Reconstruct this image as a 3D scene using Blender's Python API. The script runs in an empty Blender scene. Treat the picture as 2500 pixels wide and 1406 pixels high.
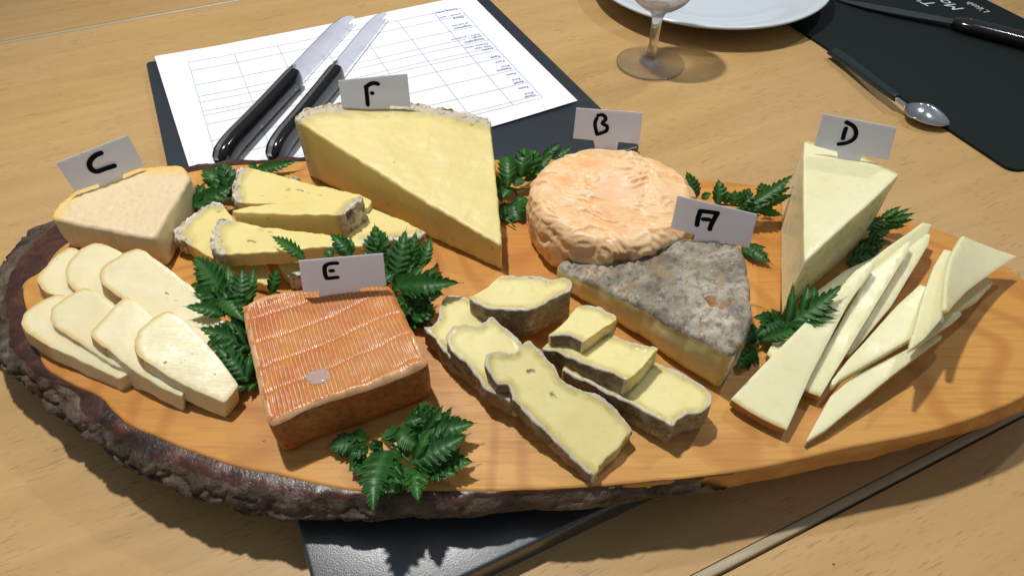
import bpy, bmesh, math, random
import numpy as np
from math import sin, cos, pi, radians, sqrt, atan2, hypot
from mathutils import Vector as V, noise as NZ, Matrix
random.seed(7)
SC = bpy.context.scene
# ---------------------------------------------------------------- camera
CH, PITCH, F = 0.31, radians(47), 1650.0            # height of the phone above the table, tilt, focal length in photo pixels
cam = bpy.data.cameras.new('camera'); co = bpy.data.objects.new('camera', cam); SC.collection.objects.link(co)
co.location = (0, 0, CH); co.rotation_euler = (pi/2-PITCH, 0, 0)
cam.sensor_fit = 'HORIZONTAL'; cam.sensor_width = 36; cam.lens = 36*F/2500; cam.clip_start = .01; cam.clip_end = 50
SC.camera = co
# ---------------------------------------------------------------- world, lamps, exposure
w = bpy.data.worlds.new('World'); SC.world = w; w.use_nodes = True
wn, wl = w.node_tree.nodes, w.node_tree.links
bg = wn['Background']; tc = wn.new('ShaderNodeTexCoord'); sp = wn.new('ShaderNodeSeparateXYZ'); cr = wn.new('ShaderNodeValToRGB')
wl.new(tc.outputs['Generated'], sp.inputs[0]); wl.new(sp.outputs['Z'], cr.inputs[0]); wl.new(cr.outputs[0], bg.inputs[0])
cr.color_ramp.elements[0].position = 0.0; cr.color_ramp.elements[0].color = (.36, .37, .40, 1)
cr.color_ramp.elements[1].position = 0.9; cr.color_ramp.elements[1].color = (.78, .88, 1.0, 1)
bg.inputs[1].default_value = .27
def lamp(name, loc, watts, rad, col, aim=None, spot=None):
    l = bpy.data.lights.new(name, 'SPOT' if spot else 'POINT'); l.energy = watts; l.color = col; l.shadow_soft_size = rad
    if spot: l.spot_size = radians(spot); l.spot_blend = .9
    o = bpy.data.objects.new(name, l); SC.collection.objects.link(o); o.location = loc
    if aim: o.rotation_euler = (V(aim)-V(loc)).to_track_quat('-Z', 'Y').to_euler()
    return o
lamp('ceiling_spot_main', (-.26, .56, 1.25), 58, .028, (1, .975, .93), (-.02, .36, 0), 78)
lamp('ceiling_spot_second', (.75, 1.0, 1.35), 17, .03, (1, .975, .94), (0, .35, 0), 80)
SC.view_settings.view_transform = 'Standard'; SC.view_settings.look = 'None'
SC.view_settings.exposure = 0.0; SC.view_settings.gamma = 1
# ---------------------------------------------------------------- helpers
FW = V((0, cos(PITCH), -sin(PITCH))); UP = V((0, sin(PITCH), cos(PITCH))); RT = V((1, 0, 0)); EYE = V((0, 0, CH))
def ray(x, y): return FW+RT*((x-1250)/F)-UP*((y-703)/F)
def P(x, y, z=0):
    d = ray(x, y); return EYE+d*((z-CH)/d.z)
class Plane:                                          # a tilted plane through three measured points
    def __init__(s, a, b, c):
        a, b, c = [P(*q) for q in (a, b, c)]; s.o = a; n = (b-a).cross(c-a).normalized(); s.n = n if n.z > 0 or abs(n.z) < .3 else -n
        s.ex = (V((1, 0, 0))-s.n*s.n.x).normalized(); s.ey = s.n.cross(s.ex)
    def hit(s, x, y):
        d = ray(x, y); return EYE+d*((s.o-EYE).dot(s.n)/d.dot(s.n))
    def to2(s, p): return ((p-s.o).dot(s.ex), (p-s.o).dot(s.ey))
    def to3(s, q): return s.o+s.ex*q[0]+s.ey*q[1]
def scale_at(p): return (p-EYE).dot(FW)/F             # metres per photo pixel at p
BZ = .040                                             # top of the serving board
LINK = SC.collection.objects.link
def thing(name, label, cat, loc, group=None):
    o = bpy.data.objects.new(name, None); LINK(o); o.location = loc; o['label'] = label; o['category'] = cat
    o.empty_display_size = .01
    if group: o['group'] = group
    return o
def meshobj(name, verts, faces, mats, parent=None, smooth=True, fm=None, attrs=None, sharp=None):
    off = V(parent.location) if parent else V((0, 0, 0))
    if not parent:
        off = V((sum(v[0] for v in verts)/len(verts), sum(v[1] for v in verts)/len(verts), min(v[2] for v in verts)))
    m = bpy.data.meshes.new(name); m.from_pydata([V(v)-off for v in verts], [], faces)
    for mt in (mats if isinstance(mats, (list, tuple)) else [mats]): m.materials.append(mt)
    if fm: m.polygons.foreach_set('material_index', fm)
    if smooth: m.polygons.foreach_set('use_smooth', [True]*len(m.polygons))
    for k, vals in (attrs or {}).items():
        a = m.attributes.new(k, 'FLOAT', 'POINT'); a.data.foreach_set('value', vals)
    m.validate(); m.update()
    if sharp and smooth:
        try: m.set_sharp_from_angle(angle=radians(sharp))
        except Exception: pass
    o = bpy.data.objects.new(name, m); LINK(o)
    if parent: o.parent = parent
    else: o.location = off
    return o
def tag(o, label, cat, group=None):
    o['label'] = label; o['category'] = cat
    if group: o['group'] = group
    return o
def fbm(p, o=4): return NZ.fractal(V(p), 1.0, 2.0, o)
# ---------------------------------------------------------------- materials
class M:
    def __init__(s, name):
        s.m = bpy.data.materials.new(name); s.m.use_nodes = True; s.t = s.m.node_tree; s.b = s.t.nodes['Principled BSDF']; s.co = None
    def n(s, t, **k):
        x = s.t.nodes.new('ShaderNode'+t)
        for a, v in k.items():
            if a.startswith('_'): setattr(x, a[1:], v)
            else: s.put(x.inputs[a.replace('__', ' ')], v)
        return x
    def put(s, sock, v):
        if isinstance(v, bpy.types.NodeSocket): s.t.links.new(v, sock)
        elif isinstance(v, (tuple, list)) and len(v) == 3 and sock.type == 'RGBA': sock.default_value = (*v, 1)
        else: sock.default_value = v
    def obj(s, scale=(1, 1, 1), rot=(0, 0, 0)):
        c = s.n('TexCoord'); mp = s.n('Mapping'); s.t.links.new(c.outputs['Object'], mp.inputs[0]); mp.inputs['Scale'].default_value = scale; mp.inputs['Rotation'].default_value = rot
        return mp.outputs[0]
    def noise(s, scale, vec=None, detail=4, rough=.55, dist=0):
        x = s.n('TexNoise', Scale=scale, Detail=detail, Roughness=rough, Distortion=dist); s.t.links.new(vec or s.obj(), x.inputs['Vector']); return x.outputs['Fac']
    def voro(s, scale, vec=None, feat='F1', rnd=1.0):
        x = s.n('TexVoronoi', Scale=scale, Randomness=rnd, _feature=feat); s.t.links.new(vec or s.obj(), x.inputs['Vector']); return x.outputs['Distance']
    def ramp(s, fac, stops, interp='LINEAR'):
        x = s.n('ValToRGB'); s.t.links.new(fac, x.inputs[0]); e = x.color_ramp; e.interpolation = interp
        while len(e.elements) < len(stops): e.elements.new(.5)
        for el, (p, c) in zip(e.elements, stops):
            el.position = p; el.color = (*c, 1) if isinstance(c, (tuple, list)) else (c, c, c, 1)
        return x.outputs[0]
    def mr(s, v, a, b, c=0.0, d=1.0):
        x = s.n('MapRange'); s.put(x.inputs['Value'], v); x.inputs['From Min'].default_value = a; x.inputs['From Max'].default_value = b
        x.inputs['To Min'].default_value = c; x.inputs['To Max'].default_value = d; return x.outputs[0]
    def math(s, op, a, b=0.0):
        x = s.n('Math', _operation=op); s.put(x.inputs[0], a); s.put(x.inputs[1], b); return x.outputs[0]
    def mix(s, f, a, b, mode='MIX'):
        x = s.n('Mix', _data_type='RGBA', _blend_type=mode); s.put(x.inputs[0], f); s.put(x.inputs[6], a); s.put(x.inputs[7], b); return x.outputs[2]
    def attr(s, name): x = s.n('Attribute', _attribute_name=name); return x.outputs['Fac']
    def bump(s, h, strength=.5, dist=.001, prev=None):
        x = s.n('Bump', Strength=strength, Distance=dist, Height=h)
        if prev: s.t.links.new(prev, x.inputs['Normal'])
        return x.outputs[0]
    def done(s, col, rough=.5, bump=None, **k):
        s.put(s.b.inputs['Base Color'], col); s.put(s.b.inputs['Roughness'], rough)
        if bump: s.t.links.new(bump, s.b.inputs['Normal'])
        for a, v in k.items(): s.put(s.b.inputs[a.replace('__', ' ')], v)
        return s.m
def sss(k, w, rad, sc): k.update({'Subsurface__Weight': w, 'Subsurface__Radius': rad, 'Subsurface__Scale': sc}); return k

def beech(name, ang):
    s = M(name); v = s.obj((1, 1, 1), (0, 0, -ang)); st = s.n('Mapping', Scale=(5, 60, 60)); s.t.links.new(v, st.inputs[0])
    big = s.noise(1.0, st.outputs[0], 3, .5, .4)
    fl = s.n('Mapping', Scale=(110, 1100, 100)); s.t.links.new(v, fl.inputs[0]); fleck = s.noise(1.0, fl.outputs[0], 2, .5)
    soft = s.noise(7, v, 3)
    c = s.mix(s.mr(big, .3, .7), (.46, .283, .104), (.55, .350, .138))
    c = s.mix(s.mr(soft, .35, .7, 0, .5), c, (.52, .34, .165))
    f = s.math('MULTIPLY', s.mr(fleck, .58, .68), s.mr(s.noise(30, v, 2), .4, .62, .15, .75))
    c = s.mix(f, c, (.31, .165, .07))
    return s.done(c, s.mr(fleck, .3, .7, .40, .50), s.bump(fleck, .12, .0003), Specular__IOR__Level=.35)
def boardwood():
    s = M('board_wood'); v = s.obj()
    d = s.noise(9, v, 3, .5); d2 = s.noise(3.2, v, 2, .5)
    wv = s.n('TexWave', _wave_type='RINGS', _rings_direction='SPHERICAL', Scale=9.0, Distortion=0.0)
    mp = s.n('Mapping', Scale=(.55, 1.7, 1)); s.t.links.new(v, mp.inputs[0])
    add = s.n('VectorMath', _operation='ADD'); sc = s.n('VectorMath', _operation='SCALE'); nt = s.n('TexNoise', Scale=5.0, Detail=2.0)
    s.t.links.new(v, nt.inputs['Vector']); s.t.links.new(nt.outputs['Color'], sc.inputs[0]); sc.inputs['Scale'].default_value = .55
    s.t.links.new(mp.outputs[0], add.inputs[0]); s.t.links.new(sc.outputs[0], add.inputs[1]); s.t.links.new(add.outputs[0], wv.inputs['Vector'])
    fm = s.n('Mapping', Scale=(30, 520, 100)); s.t.links.new(v, fm.inputs[0]); fine = s.noise(1, fm.outputs[0], 3, .6)
    c = s.mix(s.mr(d2, .35, .65), (.57, .245, .046), (.66, .345, .085))
    c = s.mix(s.math('MULTIPLY', s.mr(wv.outputs['Fac'], .50, 1), .48), c, (.42, .14, .026))
    c = s.mix(s.math('MULTIPLY', s.mr(fine, .48, .72), .50), c, (.40, .15, .035))
    c = s.mix(s.mr(d, .5, .8, 0, .35), c, (.70, .40, .14))
    return s.done(c, s.mr(fine, .3, .7, .44, .56), s.bump(fine, .14, .0003), Specular__IOR__Level=.35)
def bark():
    s = M('rough_bark'); n1 = s.noise(55, None, 6, .65, .6); n2 = s.noise(220, None, 5, .7); v = s.voro(90, None, 'F1')
    c = s.ramp(n1, [(.32, (.018, .013, .010)), (.44, (.07, .048, .034)), (.56, (.125, .092, .062)), (.70, (.24, .195, .145))])
    c = s.mix(s.mr(s.noise(18), .56, .66, 0, .6), c, (.10, .035, .018))
    c = s.mix(s.mr(n2, .62, .8, 0, .6), c, (.26, .22, .17))
    b = s.bump(n1, .9, .004); b = s.bump(n2, .7, .0012, b)
    return s.done(c, .62, b, Specular__IOR__Level=.4)
def innerbark():
    s = M('smooth_inner_bark'); n1 = s.noise(70, None, 5, .6, .5); n2 = s.noise(420, None, 3, .6)
    mp = s.obj((200, 200, 40)); c = s.ramp(n1, [(.32, (.020, .008, .005)), (.52, (.060, .019, .010)), (.72, (.13, .045, .022))])
    c = s.mix(s.mr(s.noise(45), .68, .74), c, (.42, .12, .04))
    b = s.bump(n1, .5, .0015); b = s.bump(n2, .6, .0006, b)
    return s.done(c, s.mr(n2, .3, .7, .28, .5), b, Coat__Weight=.18, Coat__Roughness=.3)
def paste(name, col, deep, rim=None, rimw=0.0, under=None, underw=0.0, sc=.0035, rough=.42, holes=0.0, bumpy=.25, rad=(1, .7, .25), grain=300, streak=False):
    s = M(name); n1 = s.noise(35, None, 4); n2 = s.noise(grain, None, 4, .6)
    c = s.mix(s.mr(n1, .35, .68), col, deep)
    h = s.math('MULTIPLY', n2, 1.0)
    if under:
        ra = s.math('MINIMUM', s.attr('rd'), s.attr('sd')) if name == 'supple_paste' else s.attr('rd')
        rd = s.math('ADD', ra, s.math('MULTIPLY', s.math('SUBTRACT', s.noise(160), .5), underw*.9))
        c = s.mix(s.mr(rd, underw*.25, underw, 1, 0), c, under)
    if rim:
        rd = s.math('ADD', s.attr('rd'), s.math('MULTIPLY', s.math('SUBTRACT', s.noise(260, None, 5, .7), .5), rimw*1.8))
        rc = s.ramp(s.noise(420, None, 4, .7), [(.35, tuple(x*.35 for x in rim)), (.47, rim), (1, tuple(min(1, x*1.12) for x in rim))])
        c = s.mix(s.mr(rd, rimw*.85, rimw*1.1, 1, 0), c, rc)
    b = s.bump(h, bumpy, .0006); b = s.bump(n1, .25, .002, b)
    if holes:
        vo = s.voro(70, None); hk = s.mr(vo, .03, .13*holes); gate = s.mr(s.noise(48, None, 2), .44, .50)
        hk2 = s.math('MAXIMUM', hk, s.math('SUBTRACT', 1.0, gate))
        c = s.mix(s.math('MULTIPLY', s.math('SUBTRACT', 1.0, hk2), .8), c, tuple(x*.55 for x in deep))
        b = s.bump(hk2, .8, .0012, b)
    if streak:
        mp = s.obj((25, 900, 900), (0, 0, radians(-35))); b = s.bump(s.noise(1, mp, 2), .10, .0005, b)
    return s.done(c, s.mr(n2, .3, .7, rough-.08, rough+.1), b, **sss({'Specular__IOR__Level': .45}, .8, rad, sc))
def rindgrey(name, light=(.54, .49, .39), dark=(.19, .16, .12), brown=(.32, .22, .12), spots=True):
    s = M(name); n1 = s.noise(42, None, 5, .62, .8); n2 = s.noise(260, None, 5, .7); n3 = s.noise(165, None, 3, .5, 1.2)
    c = s.mix(s.mr(n1, .36, .66), dark, light)
    c = s.mix(s.mr(n2, .48, .62, 0, .65), c, tuple(x*.45 for x in dark)); c = s.mix(s.mr(s.noise(190, None, 5, .7), .58, .66, 0, .6), c, tuple(x*.5 for x in dark))
    c = s.mix(s.mr(s.noise(75, None, 4, .6), .56, .66, 0, .7), c, brown)
    if spots:
        g = s.math('MULTIPLY', s.mr(n3, .60, .63), s.mr(s.noise(60, None, 3), .50, .54))
        c = s.mix(g, c, s.mix(s.mr(s.noise(40), .58, .64), (.33, .175, .075), (.20, .06, .04)))
    c = s.mix(s.mr(s.noise(330, None, 3), .66, .72, 0, .7), c, (.62, .58, .50))
    b = s.bump(n1, .6, .002); b = s.bump(n2, .8, .0009, b)
    return s.done(c, .72, b, Specular__IOR__Level=.3)
def crust(name, white=(.70, .65, .55), tan=(.36, .25, .13)):
    s = M(name); n1 = s.noise(130, None, 5, .65); n2 = s.noise(600, None, 4, .7)
    c = s.ramp(n1, [(.36, tuple(x*.35 for x in tan)), (.45, tan), (.56, white), (.8, tuple(min(1, x*1.15) for x in white))])
    c = s.mix(s.mr(n2, .62, .72, 0, .8), c, (.07, .05, .035))
    b = s.bump(n1, .8, .0016); b = s.bump(n2, .7, .0006, b)
    return s.done(c, .75, b)
def plain(name, col, rough=.4, **k):
    s = M(name); bp = k.pop('bump_', None); b = None
    if bp: n = s.noise(bp[0], None, 4); b = s.bump(n, bp[1], bp[2]); col = s.mix(s.mr(n, .3, .7), tuple(x*.85 for x in col), col)
    return s.done(col, rough, b, **k)
m_table = beech('beech_veneer', radians(24.8))
m_strip = plain('beech_edging', (.50, .41, .26), .32, bump_=(40, .2, .0005))
m_wood, m_bark, m_inner = boardwood(), bark(), innerbark()
m_C = paste('cream_paste', (.82, .75, .49), (.78, .69, .43), under=(.80, .60, .25), underw=.0022, holes=.5, sc=.0024, bumpy=.08, rough=.36, grain=400, streak=True)
m_Cr = M('pale_orange_rind')
def _c():
    s = m_Cr; n1 = s.noise(28, None, 4); n2 = s.noise(340, None, 4, .6)
    c = s.mix(s.mr(n1, .35, .65), (.80, .66, .43), (.75, .59, .37))
    rd = s.math('ADD', s.attr('rd'), s.math('MULTIPLY', s.math('SUBTRACT', s.noise(60), .5), .008))
    c = s.mix(s.mr(rd, .001, .011, 1, 0), c, (.80, .55, .16))
    b = s.bump(n2, .4, .0006); return s.done(c, s.mr(n2, .35, .65, .26, .5), b, **sss({}, .5, (1, .7, .3), .002))
m_Cr = _c()
m_Cs = plain('tan_slice_rind', (.70, .49, .24), .5, bump_=(300, .4, .0005))
m_F = paste('golden_paste', (.80, .69, .30), (.77, .64, .25), rim=(.60, .53, .39), rimw=.0032, under=(.50, .43, .16), underw=.008, holes=1.0, sc=.0032, grain=420)
m_F2 = paste('golden_wedge_paste', (.78, .67, .29), (.75, .62, .24), rim=(.56, .49, .35), rimw=.0060, under=(.48, .41, .15), underw=.013, holes=.8, sc=.0028, grain=420)
m_Fr = crust('dusty_crust')
m_D = paste('ivory_paste', (.80, .77, .50), (.76, .73, .44), under=(.66, .52, .22), underw=.0025, sc=.0042, rough=.30, bumpy=.05, grain=150, rad=(1, .85, .42))
m_Drind = plain('brown_rind', (.42, .19, .055), .5, bump_=(300, .5, .0006))
m_A = paste('supple_paste', (.82, .74, .38), (.79, .69, .31), rim=(.72, .66, .50), rimw=.0007, under=(.62, .50, .18), underw=.0042, sc=.0045, rough=.30, bumpy=.10, grain=160)
m_Ar = rindgrey('grey_rind')
m_Aside = rindgrey('grey_side_rind', (.50, .41, .27), (.20, .145, .085), (.36, .19, .07), spots=False)
m_Arim = plain('rind_edge', (.60, .54, .42), .7, bump_=(700, .6, .0004))
# ---------------------------------------------------------------- slab builder
def fillet(poly, flags, r):
    n = len(poly); out = []
    for i in range(n):
        a, b, c = poly[i-1], poly[i], poly[(i+1) % n]; fa, fb = flags[i-1], flags[i]
        la, lc = hypot(a[0]-b[0], a[1]-b[1]), hypot(c[0]-b[0], c[1]-b[1]); ra, rc = min(r, la*.45), min(r, lc*.45)
        if la < 1e-6 or lc < 1e-6: continue
        p0 = (b[0]+(a[0]-b[0])*ra/la, b[1]+(a[1]-b[1])*ra/la); p2 = (b[0]+(c[0]-b[0])*rc/lc, b[1]+(c[1]-b[1])*rc/lc)
        for t in (0, .25, .5, .75, 1):
            q = ((1-t)**2*p0[0]+2*t*(1-t)*b[0]+t*t*p2[0], (1-t)**2*p0[1]+2*t*(1-t)*b[1]+t*t*p2[1])
            out.append((q, fb if t == 1 else (fa and fb)))
    res = []
    return out
def subdiv(pts, step):
    res = []; n = len(pts)
    for i in range(n):
        (a, f), (b, _) = pts[i], pts[(i+1) % n]; L = hypot(b[0]-a[0], b[1]-a[1])
        if L < 1e-7: continue
        k = max(1, int(L/step+.5))
        for j in range(k): t = j/k; res.append(((a[0]+(b[0]-a[0])*t, a[1]+(b[1]-a[1])*t), f))
    return res
def segd(p, a, b):
    dx, dy = b[0]-a[0], b[1]-a[1]; L = dx*dx+dy*dy; t = max(0, min(1, ((p[0]-a[0])*dx+(p[1]-a[1])*dy)/L)) if L else 0
    return hypot(p[0]-a[0]-dx*t, p[1]-a[1]-dy*t)
def slab(poly, anchors, thick, mats, parent, rind=(), r=.003, bevel=.0006, step=.0012, wob=.0003, wobf=120, grid=.0022, disp=None, drop=None, side_disp=None,
         cap_rind=False, rind_amp=.0006, rind_mats=None, basescale=1.0, seed=0, sidek=None, name='paste', rname='rind', vec=None, bulge=0.0):
    """poly: photo outline of the top face; rind: set of outline edge numbers that carry rind. Returns closed body (+ rind shell)."""
    pl = Plane(*anchors); q = [pl.to2(pl.hit(*p)) for p in poly]; flags = [i in rind for i in range(len(q))]
    area = sum(q[i-1][0]*q[i][1]-q[i][0]*q[i-1][1] for i in range(len(q)))
    if area < 0:
        q = q[::-1]; n = len(q); flags = [flags[(n-2-i) % n] for i in range(n)]
    rsegs = [(q[i], q[(i+1) % len(q)]) for i in range(len(q)) if flags[i]]
    pts = subdiv(fillet(q, flags, r), step); n = len(pts); p2 = [p for p, f in pts]; fl = [f for p, f in pts]
    nr = []
    for i in range(n):
        a, b = p2[i-1], p2[(i+1) % n]; dx, dy = b[0]-a[0], b[1]-a[1]; L = hypot(dx, dy) or 1; nr.append((dy/L, -dx/L))
    p2 = [(p[0]+nr[i][0]*wob*fbm((p[0]*wobf, p[1]*wobf, seed)), p[1]+nr[i][1]*wob*fbm((p[0]*wobf, p[1]*wobf, seed))) for i, p in enumerate(p2)]
    def rdist(p): return min([segd(p, a, b) for a, b in rsegs], default=1.0)
    ins = [(p[0]-nr[i][0]*bevel, p[1]-nr[i][1]*bevel) for i, p in enumerate(p2)]
    N = -pl.n if vec is None else V(vec)
    verts, rd = [], []
    def addtop(p, capd):
        v = pl.to3(p)
        if disp: v = v+pl.n*disp(p, v, capd)
        verts.append(v); rd.append(rdist(p))
    for p in ins: addtop(p, .9)
    mid1 = [(p[0]-nr[i][0]*bevel*.3, p[1]-nr[i][1]*bevel*.3) for i, p in enumerate(p2)]
    top3 = [pl.to3(p) for p in p2]; m13 = [pl.to3(p) for p in mid1]
    if disp:
        top3 = [v+pl.n*disp(p2[i], v, .8) for i, v in enumerate(top3)]; m13 = [v+pl.n*disp(p2[i], v, .85) for i, v in enumerate(m13)]
    if drop is None: bot = [v+N*thick for v in top3]
    else:
        c0 = sum(top3, V())/n; bot = [V((c0.x+(v.x-c0.x)*basescale, c0.y+(v.y-c0.y)*basescale, drop)) for v in top3]
    out3 = [pl.ex*nr[i][0]+pl.ey*nr[i][1] for i in range(n)]
    H = sum((top3[i]-bot[i]).length for i in range(n))/n
    for i in range(n): verts.append(m13[i]+(bot[i]-top3[i]).normalized()*bevel*.3); rd.append(rdist(p2[i]))
    K = sidek or max(2, min(24, int(H/.0015)))
    for k in range(K+1):
        t = bevel/H+(1-2*bevel/H)*k/K
        for i in range(n):
            v = top3[i].lerp(bot[i], t)
            a = wob*.6*fbm((v.x*wobf, v.y*wobf, v.z*wobf+seed)) if 0 < k else 0
            if side_disp: a += side_disp(v, t, fl[i])
            a += bulge*sin(pi*t)
            verts.append(v+out3[i]*a); rd.append(rdist(p2[i]))
    for i in range(n): verts.append(bot[i]-out3[i]*bevel); rd.append(rdist(p2[i]))
    R = len(verts)//n
    # interior of the top face: jittered grid, triangulated inside the outline
    P_ = np.array(ins); g = grid; x0, y0 = P_.min(0); x1, y1 = P_.max(0)
    gx, gy = np.meshgrid(np.arange(x0, x1, g), np.arange(y0, y1, g*.87)); gx = gx+(np.arange(gx.shape[0]) % 2)[:, None]*g*.5
    Q = np.c_[gx.ravel(), gy.ravel()]; A_, B_ = P_, np.roll(P_, -1, 0); ok = np.zeros(len(Q), bool); dm = np.full(len(Q), 9.0)
    for (ax, ay), (bx, by) in zip(A_, B_):
        c_ = ((ay > Q[:, 1]) != (by > Q[:, 1]))
        if ay != by: ok ^= c_ & (Q[:, 0] < (bx-ax)*(Q[:, 1]-ay)/(by-ay)+ax)
        dm = np.minimum(dm, (Q[:, 0]-ax)**2+(Q[:, 1]-ay)**2)
    Q = Q[ok & (dm > (g*.55)**2)]
    from mathutils.geometry import delaunay_2d_cdt
    vv = [V((p[0]*1000, p[1]*1000)) for p in ins]+[V((p[0]*1000, p[1]*1000)) for p in Q]
    ov, _, of, oi, _, _ = delaunay_2d_cdt(vv, [], [list(range(n))], 1, 1e-5)
    mp = []
    for q, ids in enumerate(oi):
        j = min(ids) if ids else n+len(Q)
        if j < n: mp.append(j)
        else: mp.append(len(verts)); addtop((ov[q].x/1000, ov[q].y/1000), 1.0)
    capf = []
    for f in of:
        f = [mp[k] for k in f]
        if len(set(f)) == 3:
            a_, b_, c_ = [verts[k] for k in f]; capf.append(tuple(f) if (b_-a_).cross(c_-a_).dot(pl.n) > 0 else tuple(f[::-1]))
    faces = list(capf)
    for k in range(R-1):
        for i in range(n): j = (i+1) % n; faces.append((k*n+i, (k+1)*n+i, (k+1)*n+j, k*n+j))
    if drop is None:
        nv = len(verts); bm_ = {}
        for k in range(R*n, nv): bm_[k] = len(verts); verts.append(verts[k]+N*thick); rd.append(rd[k])
        faces += [tuple((bm_[k] if k >= R*n else (R-1)*n+k) for k in f)[::-1] for f in capf]
    else: faces.append([(R-1)*n+i for i in range(n)][::-1])
    sd = [.05]*len(verts)
    for k in range(2, R-1):
        t = (k-2)/K
        for i in range(n): sd[k*n+i] = min(t, 1-t)*H
    body = meshobj(name, verts, faces, mats, parent, attrs={'rd': rd, 'sd': sd}, sharp=50)
    if rind or cap_rind:
        use = {}; rv = []; rf = []; rm = []; rrd = []; cnt = {}; fs_ = []
        for k in range(R-1):
            for i in range(n):
                if fl[i] or (cap_rind and k < 2): j = (i+1) % n; fs_.append(((k*n+i, (k+1)*n+i, (k+1)*n+j, k*n+j), k))
        for f, k in fs_:
            for v in f: cnt[v] = cnt.get(v, 0)+1
        if cap_rind: fs_ += [(f, -1) for f in capf]
        for f, k in fs_:
            fv = []
            for v in f:
                if v not in use:
                    use[v] = len(rv); kk, ii = divmod(v, n); inner = v >= R*n
                    full = inner or cnt[v] >= 4 or kk == R-1 or (kk == 0 and cap_rind)
                    nn = pl.n if inner or kk == 0 else (pl.n+out3[ii]).normalized() if kk == 1 else out3[ii]
                    a = .00025+max(-.0001, rind_amp*(.5+fbm(verts[v]*300))) if full else (.00002 if kk > 0 else -.0002)
                    rv.append(verts[v]+nn*a); rrd.append(rd[v])
                fv.append(use[v])
            rf.append(tuple(fv)); rm.append(1 if (len(rind_mats) > 1 and 0 <= k < 2 and not cap_rind) else 0)
        meshobj(rname, rv, rf, rind_mats, parent, fm=rm, attrs={'rd': rrd})
    return body
def drill(o, holes):
    """cut real little eyes into a paste body; holes: (world point, radii)"""
    me0 = o.data
    cv, cf = [], []
    for p, rr, ang in holes:
        b0 = len(cv)
        for a in range(1, 6):
            for k in range(10):
                x, y, z = sin(pi*a/6)*cos(2*pi*k/10)*rr[0], sin(pi*a/6)*sin(2*pi*k/10)*rr[1], cos(pi*a/6)*rr[2]
                cv.append(V(p)-V(o.parent.location)+V((x*cos(ang)-y*sin(ang), x*sin(ang)+y*cos(ang), z)))
        t = len(cv); cv.append(V(p)-V(o.parent.location)+V((0, 0, rr[2]))); cv.append(V(p)-V(o.parent.location)-V((0, 0, rr[2])))
        for k in range(10):
            j = (k+1) % 10; cf.append((t, b0+k, b0+j)); cf.append((t+1, b0+40+j, b0+40+k))
            for a in range(4): cf.append((b0+a*10+k, b0+(a+1)*10+k, b0+(a+1)*10+j, b0+a*10+j))
    m = bpy.data.meshes.new('c'); m.from_pydata(cv, [], cf); m.update(); c = bpy.data.objects.new('c', m); LINK(c); c.parent = o.parent
    md = o.modifiers.new('b', 'BOOLEAN'); md.object = c; md.operation = 'DIFFERENCE'; md.solver = 'EXACT'
    dg = bpy.context.evaluated_depsgraph_get(); dg.update(); nm = bpy.data.meshes.new_from_object(o.evaluated_get(dg)); o.modifiers.clear()
    if len(nm.polygons) > 50: o.data = nm
    bpy.data.objects.remove(c); bpy.data.meshes.remove(m)
#@@STRUCT
# ---------------------------------------------------------------- tables: three tops meeting at two seams
A0 = radians(24.8); E2 = V((cos(A0), sin(A0), 0)); N2 = V((-sin(A0), cos(A0), 0))
def tab(n0, n1, label, strips):
    t = thing('beech_table', label, 'table', tuple(N2*((n0+n1)/2)+V((0, 0, -.026))), 'beech tables pushed together')
    sw = .0048
    a, b = n0+(sw if 'lo' in strips else 0), n1-(sw if 'hi' in strips else 0)
    def bar(nm, a, b, z0, z1, mt, r=.0):
        prof = [(a, z0), (b, z0)]+[(b-r+r*cos(t), z1-r+r*sin(t)) for t in [pi/2*k/4 for k in range(5)]]+[(a+r-r*sin(t), z1-r+r*cos(t)) for t in [pi/2*k/4 for k in range(5)]] if r else [(a, z0), (b, z0), (b, z1), (a, z1)]
        vs = [E2*e+N2*p[0]+V((0, 0, p[1])) for e in (-1.25, 1.45) for p in prof]; k = len(prof)
        fs = [(i, (i+1) % k, k+(i+1) % k, k+i) for i in range(k)]+[list(range(k))[::-1], list(range(k, 2*k))]
        meshobj(nm, vs, fs, mt, t, smooth=bool(r), sharp=60)
    bar('table_top', a, b, -.026, 0, m_table)
    if 'lo' in strips: bar('edge_strip', n0, a-.0002, -.026, .0002, m_strip, .0012)
    if 'hi' in strips: bar('edge_strip', b+.0002, n1, -.026, .0002, m_strip, .0012)
S1, S2 = .751, .0634
tab(S2+.0007, S1-.0007, 'middle beech table top carrying the cheese board', ('lo',))
tab(S1+.0007, S1+.69, 'far beech table top beyond the seam behind the paper', ('lo',))
tab(S2-.69, S2-.0007, 'near beech table top on the front side of the seam', ())
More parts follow.
